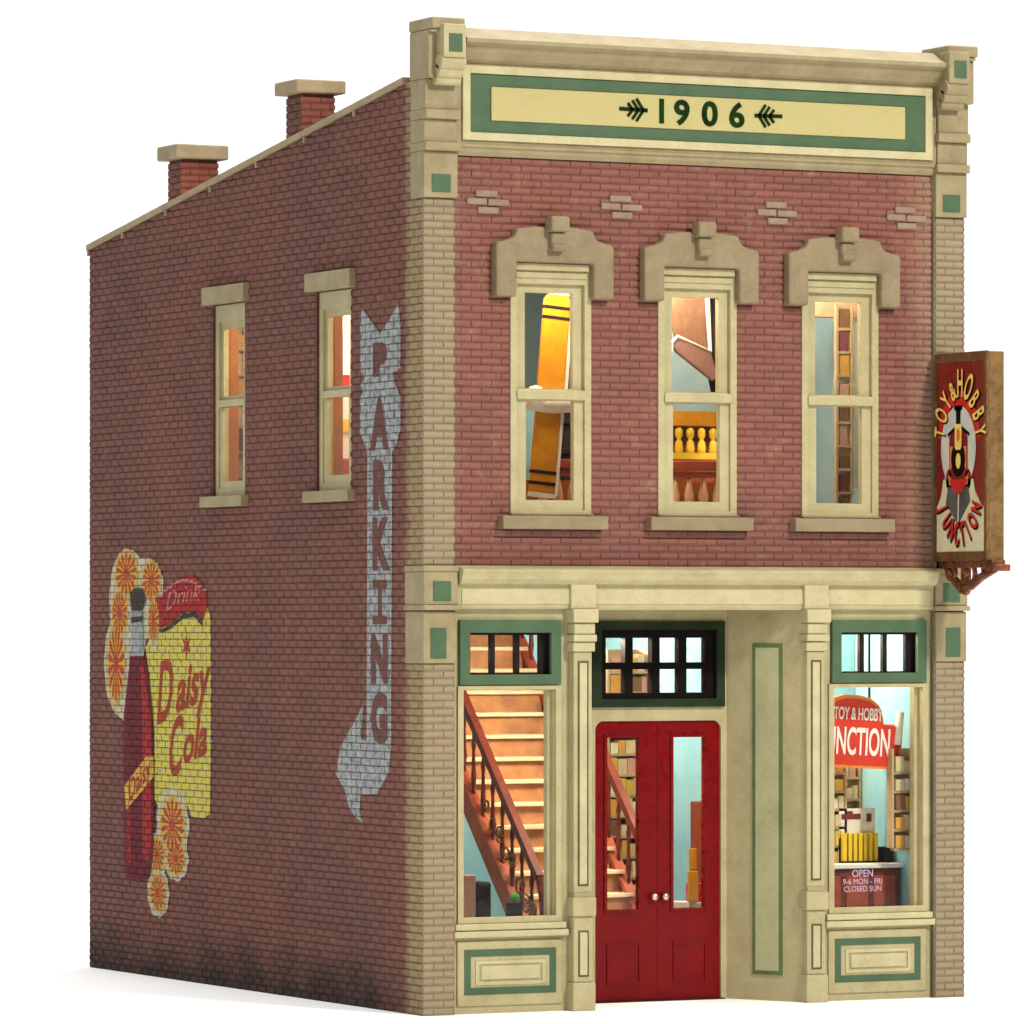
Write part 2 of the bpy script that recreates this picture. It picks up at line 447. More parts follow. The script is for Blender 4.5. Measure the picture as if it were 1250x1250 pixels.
# side wall
mb = slab(MB(), SD, [.02, D], [0, 9.9], SW, .018, .20, cap_top)
sw = obj('side_wall', mb, 'mortar_side', B)
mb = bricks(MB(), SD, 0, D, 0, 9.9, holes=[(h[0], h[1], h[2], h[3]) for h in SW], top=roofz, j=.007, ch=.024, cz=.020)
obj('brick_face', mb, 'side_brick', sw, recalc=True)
# right side and rear
mb = slab(MB(), SD, [.02, D], [0, 9.9], [], W-.30, W-.018, cap_top)
rw = obj('right_wall', mb, 'mortar_side', B)
mb = bricks(MB(), RT, 0, D, 0, 9.9, top=roofz); obj('brick_face', mb, 'plain_brick', rw)
mb = slab(MB(), FR, [.302, W-.302], [0, 8.4], [], D-.3, D-.018)
bw = obj('rear_wall', mb, 'mortar_side', B)
mb = bricks(MB(), lambda u, v, d: (u, D - d, v), .3, W-.3, 0, 8.38); obj('brick_face', mb, 'plain_brick', bw)
mb = MB().face([(.3, .9, roofz(.9)-.42), (W-.3, .9, roofz(.9)-.42), (W-.3, D-.3, roofz(D)-.38), (.3, D-.3, roofz(D)-.38)])
mb.face([(.3, .9, roofz(.9)-.47), (.3, D-.3, roofz(D)-.43), (W-.3, D-.3, roofz(D)-.43), (W-.3, .9, roofz(.9)-.47)])
mb2 = MB(); 
for (a, b) in ((.3, D-.3),):
    mb2.prism([(a, roofz(a)-.50), (b, roofz(b)-.44), (b, roofz(b)-.38), (a, roofz(a)-.42)], SD, .302, W-.302)
obj('roof', mb2, 'roof', B)
# sloping coping in lengths
for side in (0, 1):
    mb = MB(); y = .45; k = 0
    while y < D:
        y2 = min(y + 1.28, D + .03)
        x0, x1 = (-.025, .34) if side == 0 else (W-.34, W+.025)
        mb.prism([(y+.006, roofz(y)-.015), (y2-.006, roofz(y2)-.015), (y2-.006, roofz(y2)+.055), (y+.006, roofz(y)+.055)], SD, x0, x1)
        if side == 0: mb.prism([(y2-.06, roofz(y2)-.075), (y2-.02, roofz(y2)-.08), (y2-.02, roofz(y2)-.015), (y2-.06, roofz(y2)-.01)], SD, -.02, .02)
        y = y2
    obj('coping', mb, 'stone_light' if side == 0 else 'stone', B, .008)
# chimneys
def chimney(y0, y1, zt, x1=.46, capt=.19):
    e = .009
    mb = MB().box(-.004+.018, x1, y0+.018, y1-.018, roofz((y0+y1)/2)-.9, zt)
    ch = obj('chimney', mb, 'mortar_front', B)
    m = MB(); zb = (math.floor((roofz(y1)-.05)/CH))*CH
    ms = bricks(MB(), lambda u, v, d: (d-.004, u, v), y0, y1, zb-CH, zt, phase=0, j=.007, ch=.024, cz=.020); obj('brick_face', ms, 'side_brick', ch)
    bricks(m, lambda u, v, d: (u, y0+d, v), 0, x1, zb, zt, phase=1)
    bricks(m, lambda u, v, d: (x1+.012-d, u, v), y0, y1, zb, zt)
    bricks(m, lambda u, v, d: (u, y1-d, v), 0, x1, zb, zt)
    obj('brick_face', m, 'chimney_brick', ch)
    obj('cap', MB().box(-.10, x1+.10, y0-.09, y1+.09, zt, zt+capt), 'stone_light', ch, .018)
chimney(6.37, 6.76, 9.425, .46, .165)
chimney(3.06, 3.47, 9.895, .40, .145)
# front wall with the three window openings
z0 = 4.72
mb = slab(MB(), FR, [.21, W-.302], [z0-.1, 9.9], fh, .078, .30)
fw = obj('front_wall', mb, 'mortar_front', B)
mb = bricks(MB(), lambda u, v, d: (u, d+.06, v), .37, W-.37, 4.70, 9.02, holes=[(h[0], h[1], h[2]-.02, h[3]) for h in fh], phase=1)
obj('brick_face', mb, 'front_brick', fw)
# quoin pilasters (tan bricks) at both corners
for k in (0, 1):
    X0, X1 = (0, .37) if k == 0 else (W-.37, W)
    p = obj('pilaster', MB().box(X0+(.02 if k == 0 else -.02), X1-.004, .018, .30 if k else .0781, 0, 8.6), 'mortar_tan', B)
    m = MB()
    bricks(m, lambda u, v, d: (u, d, v), X0, X1, 0, 3.68, phase=1); bricks(m, lambda u, v, d: (u, d, v), X0, X1, 4.70, 8.56, phase=1)
    obj('brick_face', m, 'tan_brick', p)
    def F(x0, x1, y0, y1, za, zb): # mirrored box helper
        return (x0, x1, y0, y1, za, zb) if k == 0 else (W-x1, W-x0, y0, y1, za, zb)
    # lower capital: smooth tan block with two green inlays
    mb = MB()
    mb.box(*F(-.012, .375, -.02, .42, 3.68, 4.225)).box(*F(-.03, .41, -.075, .43, 4.235, 4.29)).box(*F(-.015, .385, -.04, .425, 4.29, 4.64)).box(*F(-.02, .395, -.05, .43, 4.64, 4.70))
    c = obj('capital', mb, 'tan', B, .012)
    mb = MB().box(*F(.07, .255, -.027, -.0201+.002, 3.73, 4.05)).box(*F(.09, .30, -.047, -.0401+.002, 4.33, 4.54))
    objs('inlay', mb, 'green', c, .004)
    # upper bracket: plain plinth, ledges, scroll, cap
    mb = MB()
    mb.box(*F(-.012, .385, -.03, .29, 8.545, 9.03)).box(*F(-.018, .40, -.09, .29, 9.03, 9.12))
    mb.box(*F(-.012, .37, -.04, .29, 9.12, 9.36)).box(*F(-.018, .39, -.10, .29, 9.36, 9.46)).box(*F(-.012, .37, -.06, .29, 9.46, 9.78))
    mb.box(*F(-.02, .375, -.16, .30, 9.78, 10.27))
    c = obj('bracket', mb, 'tan', B, .012)
    # scroll of three rolls stepping outwards
    xa, xb = (.10, .37) if k == 0 else (W-.37, W-.10)
    xa -= .04; xb -= .02
    m = MB()
    for (yy, zz, r) in ((-.13, 9.77, .065), (-.18, 9.85, .075), (-.23, 9.94, .085)):
        m.ring([(r, 0), (r, xb-xa)], (xa, yy, zz), 'x', 18)
    m.box(xa+.015, xb-.015, -.33, -.1, 9.98, 10.33)
    obj('scroll', m, 'cream' if k == 0 else 'tan', c, .012)
    obj('inlay', MB().box(xa+.075, xb-.06, -.338, -.3301+.002, 10.04, 10.23), 'green', c, .004)
    obj('inlay', MB().box(*F(.08, .30, -.037, -.0301+.002, 8.60, 8.79)), 'green', c, .004)
    m = MB().box(*F(-.02, .365, -.25, .32, 10.285, 10.405)).box(*F(-.016, .34, -.22, .305, 10.25, 10.285)); 
    obj('cap', m, 'tan', c, .02)
# cornice: profile swept along x
prof = [(.30, 9.0), (.03, 9.0), (.0, 9.04), (.0, 9.07), (-.03, 9.09), (-.03, 9.115), (-.012, 9.13), (-.012, 9.96), (-.05, 9.985), (-.08, 10.0), (-.15, 10.07), (-.19, 10.12), (-.24, 10.14), (-.27, 10.16), (-.27, 10.20), (.05, 10.34), (.30, 10.34)]
mb = MB().prism([(a, b) for a, b in prof], lambda u, v, d: (d, u, v), .376, W-.376)
co = obj('cornice', mb, 'tan', B)
def frame_rect(mb, fn, u0, u1, v0, v1, w, d0, d1, w2=None):
    w2 = w2 or w
    slab(mb, fn, [u0, u1], [v0, v1], [(u0+w, u1-w, v0+w2, v1-w2)], d0, d1); return mb
mb = frame_rect(MB(), FR, .44, W-.44, 9.16, 9.94, .085, -.045, -.0135, .08)
obj('panel_molding', mb, 'cream_light', co, .015)
mb = frame_rect(MB(), FR, .526, W-.526, 9.242, 9.858, .24, -.022, -.0135, .125)
obj('panel_border', mb, 'green', co, .003)
mb = MB().box(.775, W-.775, -.036, -.0135, 9.372, 9.728)
obj('date_panel', mb, 'yellow', co, .01)
for ch_, x in zip('1906', (2.80, 3.045, 3.385, 3.715)):
    dt = MB()
    if ch_ == '1': dt.box(x-.027, x+.027, -.046, -.036, 9.425, 9.685)
    else: dt.text(ch_, lambda u, v, d, x=x: (x + u, -.036 - d, 9.428 + v), .36, .01, .010, 1.08)
    obj('date_numeral', dt, 'digits', co)
for sx, cx in ((1, 2.46), (-1, 4.105)):      # sprigs pointing at the date
    m = MB(); P = lambda a, b, sx=sx, cx=cx: (cx + sx*a, -.042, 9.555 + b)
    m.bar(P(-.17, .005), P(.17, 0), .008, .040)
    for a, l in ((-.07, .07), (.0, .10), (.06, .12)):
        for s in (1, -1): m.bar(P(a+.06, 0), P(a-l*.55+.04, s*l), .008, .032)
    obj('leaf_sprig', m, 'digits', co)
# four brick rosettes
for cx in (.78, 2.37, 4.27, 5.89):
    m = MB()
    for dx, dz, w in ((-.02, .085, .13), (-.135, 0, .12), (.12, -.005, .125), (0, -.09, .125)):
        m.box(cx+dx-w, cx+dx+w, .035, .07, 8.525+dz-.036, 8.525+dz+.036)
    obj('brick_rosette', m, 'ornament', fw, .024)
# ---- upper windows
def front_window(c):
    # casing and stepped head
    m = MB()
    slab(m, FR, [c-.478, c+.478], [5.237, 7.898], [(c-.40, c+.40, 5.30, 7.68)], .045, .27)
    m.box(c-.42, c+.42, .025, .10, 7.74, 7.80); m.box(c-.44, c+.44, .01, .10, 7.82, 7.895)
    w = obj('window', m, 'cream', B, .008)
    # sashes
    m = slab(MB(), FR, [c-.40, c+.40], [6.50, 7.68], [(c-.285, c+.285, 6.58, 7.59)], .10, .17); obj('upper_sash', m, 'cream', w, .008)
    m = slab(MB(), FR, [c-.40, c+.40], [5.30, 6.57], [(c-.285, c+.285, 5.40, 6.45)], .075, .15)
    m.box(c-.41, c+.41, .02, .10, 6.46, 6.56); obj('lower_sash', m, 'cream', w, .01)
    obj('pane', MB().box(c-.30, c+.30, .15, .155, 6.46, 7.60), 'glass', w); obj('pane', MB().box(c-.30, c+.30, .128, .133, 5.39, 6.455), 'glass', w)
    # stone hood
    P = []
    def arc(cx, cz, r, a0, a1, n=5): return [(cx + r*math.cos(math.radians(a0+(a1-a0)*i/n)), cz + r*math.sin(math.radians(a0+(a1-a0)*i/n))) for i in range(n+1)]
    right = [(.455, 7.9), (.455, 7.53), (.70, 7.53), (.70, 8.02)] + arc(.66, 8.07, .04, 0, 90, 2) + [(.585, 8.12)] + [(.56, 8.135)] + arc(.56, 8.235, .10, 270, 180, 5)[1:] + [(.43, 8.255)] + [(.25, 8.275), (0, 8.28)]
    poly = [(c+x, z) for x, z in right] + [(c-x, z) for x, z in reversed(right[:-1])]
    m = MB().prism(poly, FR, -.065, .078)
    h = obj('hood', m, 'stone', w, .028)
    m = MB().box(c-.115, c+.105, -.20, -.02, 8.22, 8.385).box(c-.085, c+.085, -.145, -.02, 8.03, 8.22).ring([(.045, 0), (.045, .17)], (c-.085, -.125, 8.06), 'x', 12)
    obj('keystone', m, 'stone', h, .028)
    m = MB().box(c-.625, c+.625, -.075, .10, 5.09, 5.232).box(c-.49, c+.49, -.005, .10, 5.233, 5.262)
    obj('sill', m, 'stone', w, .016)
    return w
w1 = front_window(FW[0])
for c in FW[1:]: dup(w1, (c-FW[0], 0, 0), B)
# ---- side windows
def side_window(c):
    m = slab(MB(), SD, [c-.438, c+.438], [5.532, 7.688], [(c-.35, c+.35, 5.62, 7.50)], .045, .17)
    w = obj('window', m, 'cream', B, .008)
    m = slab(MB(), SD, [c-.35, c+.35], [6.56, 7.50], [(c-.29, c+.29, 6.66, 7.42)], .08, .13); obj('upper_sash', m, 'cream', w, .008)
    m = slab(MB(), SD, [c-.35, c+.35], [5.62, 6.62], [(c-.29, c+.29, 5.70, 6.54)], .06, .115); m.box(.04, .10, c-.36, c+.36, 6.54, 6.62)
    obj('lower_sash', m, 'cream', w, .008)
    obj('pane', MB().box(.118, .122, c-.32, c+.32, 6.6, 7.45), 'glass', w); obj('pane', MB().box(.10, .104, c-.32, c+.32, 5.68, 6.56), 'glass', w)
    obj('lintel', MB().box(-.07, .05, c-.57, c+.59, 7.70, 7.90), 'tan', w, .012)
    obj('sill', MB().box(-.09, .05, c-.56, c+.60, 5.41, 5.53), 'tan', w, .012)
    return w
s1 = side_window(2.25); dup(s1, (0, 2.80, 0), B)

# ---- ground floor shopfront
# fascia beam
mb = MB().prism([(.30, 4.25), (.012, 4.25), (.0, 4.27), (-.0, 4.50), (-.06, 4.515), (-.10, 4.56), (-.115, 4.61), (-.13, 4.64), (-.13, 4.665), (.06, 4.705), (.30, 4.705)], lambda u, v, d: (d, u, v), .40, W-.40)
fa = obj('fascia', mb, 'cream', B)
m = MB()
for a, b in ((.44, 1.72), (2.0, 4.55), (4.86, W-.44)): m.box(a, b, -.012, .0, 4.30, 4.46)
objs('fascia_panel', m, 'cream_light', fa, .006)
sf = obj('shopfront', slab(MB(), FR, [.372, 1.76], [0, 4.249], [(.49, 1.58, .99, 3.40), (.47, 1.61, 3.48, 4.10)], .085, .16), 'cream', B)
obj('shopfront', slab(MB(), FR, [4.83, W-.372], [0, 4.249], [(4.98, 6.10, .99, 3.40), (4.97, 6.11, 3.48, 4.10)], .085, .16), 'cream', B)
def shop_window(c, hw):
    # frame ring set round the opening, sill moulding, transom with three lights
    m = slab(MB(), FR, [c-hw-.065, c+hw+.065], [.95, 3.44], [(c-hw, c+hw, 1.015, 3.40)], .055, .0849)
    m.box(c-hw-.03, c-hw+.05, .1605, .26, .98, 3.42).box(c+hw-.05, c+hw+.03, .1605, .26, .98, 3.42)
    w = obj('shop_window', m, 'cream', B, .012)
    m = MB().box(c-hw-.11, c+hw+.11, .02, .084, .875, .945).box(c-hw-.13, c+hw+.13, .0, .084, .80, .868)
    obj('sill', m, 'cream_light', w, .014)
    obj('pane', MB().box(c-hw-.0, c+hw+.0, .20, .206, 1.0, 3.40), 'glass', w)
    a, b = c-.595, c+.595
    m = slab(MB(), FR, [a, b], [3.455, 4.135], [(a+.115, b-.115, 3.56, 4.0)], .035, .0849)
    t = obj('transom', m, 'green', w, .012)
    ho = [(c-.415+i*.29, c-.415+i*.29+.235, 3.575, 3.975) for i in range(3)]
    m = slab(MB(), FR, [a+.02, b-.02], [3.47, 4.12], ho, .162, .215)
    obj('muntins', m, 'dark', t)
    obj('light_pane', MB().box(a+.1, b-.1, .218, .222, 3.55, 4.0), 'glass', t)
    return w
wl = shop_window(1.04, .545)
wr = shop_window(5.54, .56)
def base_panel(c, hw):
    m = MB().box(c-hw, c+hw, .062, .0849, .08, .765)
    p = obj('stall_riser', m, 'cream', B, .012)
    obj('green_border', frame_rect(MB(), FR, c-.54, c+.54, .20, .675, .075, .056, .0635), 'green', p, .003)
    m = frame_rect(MB(), FR, c-.41, c+.41, .30, .555, .035, .05, .0635); obj('raised_rim', m, 'cream_light', p, .01)
    obj('raised_field', MB().box(c-.345, c+.345, .045, .0635, .355, .50), 'cream_light', p, .012)
base_panel(1.045, .62); base_panel(5.53, .62)
def column(x0, x1):
    c = (x0+x1)/2; h = (x1-x0)/2
    m = MB().box(x0+.01, x1-.01, -.03, .25, 1.25, 3.80).box(x0-.015, x1+.015, -.07, .25, 0, .30).box(x0+.005, x1-.005, -.04, .25, .30, 1.0)
    m.box(x0-.02, x1+.02, -.075, .25, 1.0, 1.20)
    m.box(x0+.02, x1-.02, -.02, .245, .01, 4.26)
    k = obj('column', m, 'cream', B, .014)
    m = MB().box(x0-.012, x1+.012, -.06, .25, 3.80, 3.90).box(x0-.02, x1+.02, -.09, .25, 3.905, 3.98).box(x0-.005, x1+.005, -.075, .25, 3.985, 4.10).box(x0-.03, x1+.03, -.11, .25, 4.105, 4.25)
    m.box(x0-.03, x1+.03, -.055, .0, 4.25, 4.515)
    obj('capital', m, 'cream_light', k, .012)
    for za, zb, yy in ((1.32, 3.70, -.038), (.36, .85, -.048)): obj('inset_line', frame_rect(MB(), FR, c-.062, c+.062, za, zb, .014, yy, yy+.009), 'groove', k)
    m = MB().box(c-.045, c+.045, -.044, -.029, 1.34, 3.68).box(c-.045, c+.045, -.054, -.039, .38, .83)
    objs('inset_panel', m, 'cream_light', k, .008)
column(1.74, 1.98); column(4.58, 4.82)
# recessed entry: splayed side walls, back wall with doors and fanlight
RY = .95; LX, RX = 2.47, 4.13
def splay(a, b):
    (ax, ay), (bx, by) = a, b; d = Vector((bx-ax, by-ay)); L = d.length; d.normalize()
    n = Vector((-d.y, d.x)); return (lambda u, v, w: (ax + d.x*u - n.x*w, ay + d.y*u - n.y*w, v)), L
for (a, b, s) in (((1.975, .15), (LX, RY+.02), 1), ((4.615, .0), (RX, RY+.02), -1)):
    fn, L = splay(a, b)
    m = slab(MB(), fn, [0, L], [0, 4.249], [], 0, -.08*s)
    e = obj('entry_side_wall', m, 'cream', B)
    u0, u1 = L*.30, L*.66
    m = frame_rect(MB(), fn, u0, u1, .28, 3.88, .045, -.002*s, .012*s); obj('green_edge', m, 'olive', e, .006)
    m = slab(MB(), fn, [u0+.046, u1-.046], [.326, 3.834], [], -.002*s, .02*s); obj('tall_panel', m, 'panel_green', e, .01)
m = slab(MB(), FR, [LX-.1, RX+.1], [0, 4.249], [(2.52, 4.07, 0, 3.04), (2.56, 4.04, 3.25, 4.06)], RY, RY+.10)
ew = obj('entry_wall', m, 'cream', B)
obj('soffit', MB().box(1.8, 4.8, .014, 1.2, 4.242, 4.30), 'cream', B)
obj('threshold', MB().box(2.5, 4.1, .90, 1.15, .0, .012), 'dark', B)
# fanlight
m = slab(MB(), FR, [2.47, 4.10], [3.19, 4.12], [(2.58, 4.0, 3.28, 4.03)], RY-.04, RY-.002)
t = obj('fanlight', m, 'green_dark', B, .015)
ho = []
for i in range(4):
    for (a, b) in ((3.345, 3.60), (3.675, 3.94)): ho.append((2.66+i*.331, 2.66+i*.331+.235, a, b))
m = slab(MB(), FR, [2.55, 4.05], [3.24, 4.07], ho, RY+.02, RY+.12); obj('muntins', m, 'black', t, .006)
obj('pane', MB().box(2.57, 4.03, RY+.13, RY+.135, 3.3, 4.0), 'glass', t)
# double doors
def door(x0, x1, g0, g1, kx, s):
    m = slab(MB(), FR, [x0, x1], [.01, 3.0385], [(g0, g1, 1.0, 2.86)], RY+.03, RY+.10)
    d = obj('door', m, 'door', B, .012)
    m = frame_rect(MB(), FR, g0-.035, g1+.035, .965, 2.895, .035, RY+.015, RY+.031); obj('glazing_bead', m, 'door', d, .008)
    obj('pane', MB().box(g0-.01, g1+.01, RY+.085, RY+.09, .99, 2.87), 'glass', d)
    m = frame_rect(MB(), FR, g0-.0, g1+.03, .19, .64, .03, RY+.018, RY+.031); obj('panel_molding', m, 'door', d, .008)
    m = MB().ring([(.02, 0), (.018, .035), (.042, .045), (.046, .065), (.03, .085), (.001, .09)], (kx, RY+.03, 1.13), 'y', 16)
    m.v = [(x, RY+.03-(y-RY-.03), z) for x, y, z in m.v]
    obj('handle', m, 'brass', d, smooth=True)
    return d
door(2.5215, 3.29, 2.675, 3.065, 3.235, 1)
door(3.294, 4.0685, 3.49, 3.88, 3.37, -1)
m = MB()
for cx, s in ((2.52, 1), (4.07, -1)):       # rounded heads of the doorway
    m.prism([(cx, 3.045), (cx, 2.94)] + [(cx + s*(.10 - .10*math.cos(t)), 2.94 + .10*math.sin(t)) for t in (PI/10*i for i in range(1, 5))] + [(cx+s*.10, 3.045)], FR, RY+.001, RY+.029)
objs('doorway_corner', m, 'cream', ew)
# interior shell of the building
obj('ground_floor', MB().box(.31, W-.31, 1.10, D-.31, .004, .09), 'floor', B)
obj('upper_floor', MB().box(.302, W-.302, .17, D-.31, 4.31, 4.40), 'ceiling', B)
obj('upper_ceiling', MB().box(.302, W-.302, .302, D-.31, 8.25, 8.32), 'ceiling', B)
m = slab(MB(), SD, [.31, D-.32], [4.40, 8.25], [(a-.0, b+.0, c, d) for a, b, c, d in SW], .203, .33)
obj('upper_lining', m, 'wall_brown', B)
m = MB().box(.303, .36, .31, D-.32, .09, 4.31); obj('lower_lining', m, 'wall_pale', B)
m = MB().box(W-.36, W-.303, .31, D-.32, .09, 4.31); obj('lower_lining', m, 'wall_blue', B)
m = MB().box(W-.36, W-.303, .31, D-.32, 4.40, 8.25); obj('upper_lining', m, 'wall_pale', B)
m = MB().box(.41, W-.37, D-.4, D-.32, .09, 4.31); obj('rear_lining', m, 'wall_blue', B)
m = MB().box(.41, W-.37, D-.4, D-.32, 4.40, 8.25); obj('rear_lining', m, 'wall_pale', B)
obj('partition', MB().box(4.62, 6.23, 1.75, 1.81, .09, 4.31), 'wall_blue', B)
obj('partition', MB().box(3.30, 6.23, 2.75, 2.81, 4.40, 8.25), 'wall_pale', B)
obj('partition', MB().box(1.75, 2.60, 3.3, 3.36, 4.40, 8.25), 'wall_brown', B)
m = slab(MB(), FR, [.37, 1.9], [.0, .98], [], .17, .2); slab(m, FR, [4.75, W-.37], [.0, .98], [], .17, .2)
obj('front_lining', m, 'ceiling', B)

# ------------------------------------------------------------------ murals on the side wall (parts of the wall)
ARROW=[[1.497,7.465],[1.273,7.314],[1.05,7.172],[0.848,7.293],[0.608,7.462],[0.548,7.26],[0.549,6.787],[0.728,6.734],[0.669,6.61],[0.549,6.494],[0.55,6.14],[0.67,5.954],[0.75,5.913],[0.762,4.626],[0.774,3.346],[0.774,2.784],[0.835,2.523],[1.118,2.291],[1.536,2.27],[1.555,2.103],[1.485,1.966],[1.649,2.022],[1.835,2.139],[1.939,2.312],[2.157,2.474],[2.042,2.772],[1.689,3.042],[1.463,3.242],[1.525,2.857],[1.381,2.859],[1.381,3.427],[1.367,4.631],[1.365,5.931],[1.45,6.021],[1.549,6.146],[1.54,6.522],[1.478,6.572],[1.54,6.644],[1.425,6.719],[1.539,6.793],[1.539,7.309]]
WHITE=[[8.017,4.975],[7.77,4.952],[7.574,4.864],[7.281,4.861],[7.063,4.783],[6.871,4.62],[6.895,4.45],[7.064,4.251],[7.113,4.014],[7.38,3.909],[7.453,3.728],[7.846,3.716],[7.921,3.456],[8.045,2.945],[8.344,3.047],[8.57,3.238],[8.67,3.605],[8.604,3.935],[8.468,4.119],[8.502,4.41],[8.442,4.67],[8.366,4.795],[8.201,4.919]]
YEL=[[7.405,3.823],[7.331,3.871],[7.065,4.024],[6.633,4.09],[6.347,4.203],[6.112,4.23],[5.854,4.165],[5.738,4.09],[5.668,4.313],[5.529,4.201],[5.507,3.7],[5.508,2.856],[5.533,1.946],[5.695,1.885],[6.068,1.892],[6.162,2.011],[7.02,1.976],[7.14,2.067],[7.139,2.827],[7.308,3.538]]
RIB=[[7.282,4.376],[6.871,4.421],[6.632,4.524],[6.418,4.616],[6.073,4.651],[5.784,4.574],[5.607,4.415],[5.622,4.248],[5.738,4.127],[5.971,4.249],[6.3,4.24],[6.633,4.118],[6.944,4.052],[7.113,4.071],[7.137,4.27]]
CAP=[[7.845,4.455],[7.697,4.511],[7.452,4.5],[7.355,4.376],[7.477,4.243],[7.796,4.243]]
NECK=[[7.796,4.243],[7.477,4.243],[7.429,3.718],[7.821,3.716]]
BODY=[[7.846,3.716],[7.405,3.718],[7.308,3.538],[7.163,3.045],[7.128,2.067],[7.141,1.488],[7.214,1.2],[7.458,1.095],[7.85,1.097],[8.008,1.177],[8.034,1.955],[8.033,3.032],[7.906,3.456]]
BAND=[[8.007,2.187],[7.346,2.547],[7.127,2.552],[7.128,2.314],[7.948,1.91]]
def sheet(mb, poly, d):
    # concave outlines are split into triangles so the paint stays flat on the bricks
    from mathutils.geometry import tessellate_polygon
    pts = [Vector((u, v, 0)) for u, v in poly]
    for tri in tessellate_polygon([pts]): mb.face([(d, poly[i][0], poly[i][1]) for i in tri])
    return mb
def L0(k): return -.0035 - .0025 * k
def scallop(cy, cz, ry, rz, n=9, amp=.10):
    return [(cy + ry*(1+amp*abs(math.sin(n*t/2)))*math.cos(t), cz + rz*(1+amp*abs(math.sin(n*t/2)))*math.sin(t)) for t in (2*PI*i/54 for i in range(54))]
arr = obj('arrow_mural', sheet(MB(), ARROW, L0(0)), 'mural_white', sw, recalc=False)
arr['label'] = 'faded white arrow painted down the brick with PARKING lettering'
# letters PARKING stacked, u grows towards the front of the building (-y)
m = MB()
for ch_, za, zb in (('P', 6.76, 7.04), ('A', 5.98, 6.46), ('R', 5.34, 5.80), ('K', 4.70, 5.19), ('I', 4.09, 4.56), ('N', 3.50, 3.96), ('G', 2.87, 3.33)):
    h = zb - za; sz = h / .70; wd = .36 / (.66*sz)
    if ch_ == 'I':
        for q in ((.87, 1.23, zb-.09, zb), (.87, 1.23, za, za+.09), (1.0, 1.10, za+.09, zb-.09)): m.face([(L0(1), q[1], q[2]), (L0(1), q[0], q[2]), (L0(1), q[0], q[3]), (L0(1), q[1], q[3])])
    else: m.text(ch_, lambda u, v, d, za=za: (L0(1), 1.062 - u, za + v), sz, 0, .045, wd)
obj('arrow_letters', m, 'mural_letter', arr, recalc=False)
dm = obj('cola_mural', sheet(MB(), YEL, L0(0)), 'mural_yellow', sw, recalc=False)
dm['label'] = 'painted Daisy Cola advert with bottle, daisies and yellow panel'
m = MB(); sheet(m, WHITE, L0(0))
FLW = [(7.97, 4.68, .34, .24), (7.22, 4.60, .28, .20), (8.17, 4.22, .24, .24), (8.28, 3.62, .27, .42), (8.16, 3.20, .2, .2), (7.16, 4.12, .17, .28), (6.60, 1.78, .40, .36), (6.50, 1.40, .30, .22), (7.05, 1.42, .26, .22), (7.02, .98, .27, .24)]
FLW = [(a, b, c*1.12, d*1.25) if i < 4 else (a, b, c, d) for i, (a, b, c, d) in enumerate(FLW)]; DS = FLW[:4] + FLW[5:]
obj('daisy_outline', m, 'mural_cream', dm, recalc=False)
for q, (cy, cz, ry, rz) in enumerate(FLW[5:]): obj('daisy_outline', sheet(MB(), scallop(cy, cz, ry*1.12, rz*1.12), L0(1) - .0003*q), 'mural_cream', dm, recalc=False)
for dq, (cy, cz, ry, rz) in enumerate(DS):
    dd = -.0002*dq; m = MB(); m2 = MB()
    n = 14
    for k in range(n):
        t = 2*PI*k/n; w = .80*PI/n
        P = lambda r, a: (cy + ry*r*math.cos(a), cz + rz*r*math.sin(a))
        sheet(m, [P(.15, t-w), P(.90, t-w*.9), P(1.02, t), P(.90, t+w*.9), P(.15, t+w)], L0(2)+dd)
        q = t + PI/n
        sheet(m2, [P(.1, q-w*.55), P(.72, q-w*.75), P(.86, q), P(.72, q+w*.75), P(.1, q+w*.55)], L0(3)+dd)
    sheet(m2, [(cy + ry*.22*math.cos(a), cz + rz*.22*math.sin(a)) for a in (2*PI*i/12 for i in range(12))], L0(4)+dd)
    obj('daisy_petals', m, 'mural_gold', dm, recalc=False); obj('daisy_strokes', m2, 'mural_orange', dm, recalc=False)
obj('bottle_body', sheet(MB(), BODY, L0(5)), 'mural_maroon', dm, recalc=False)
m = sheet(MB(), [(7.52, 3.6), (7.42, 3.6), (7.22, 3.0), (7.20, 2.6), (7.2, 1.5), (7.34, 1.3), (7.46, 1.4), (7.46, 2.9)], L0(6)); sheet(m, [(7.9, 1.3), (7.8, 1.3), (7.84, 2.0), (7.93, 2.0)], L0(6))
obj('bottle_sheen', m, 'mural_red', dm, recalc=False)
m = sheet(MB(), CAP, L0(6)); sheet(m, [(7.80, 4.10), (7.47, 4.12), (7.47, 4.18), (7.80, 4.17)], L0(7)); sheet(m, [(7.14, 4.10), (6.94, 4.03), (6.633, 4.09), (6.3, 4.21), (5.97, 4.225), (5.75, 4.10), (5.72, 4.05), (5.98, 4.17), (6.3, 4.15), (6.63, 4.04), (6.9, 3.98), (7.12, 4.03)], L0(1))
obj('bottle_cap', m, 'mural_black', dm, recalc=False)
obj('bottle_neck', sheet(MB(), NECK, L0(5)), 'mural_white', dm, recalc=False)
obj('bottle_band', sheet(MB(), BAND, L0(7)), 'mural_gold', dm, recalc=False)
m = MB(); ca, sa = math.cos(math.radians(24)), math.sin(math.radians(24))
m.text('Daisy', lambda u, v, d: (L0(8), 7.54 - (u*ca - v*sa*.6), 2.17 + u*sa*1.15 + v*ca), .34, 0, .006, .95, .25)
obj('band_script', m, 'mural_script', dm, recalc=False)
obj('ribbon', sheet(MB(), RIB, L0(2)), 'mural_red', dm, recalc=False)
m = MB()
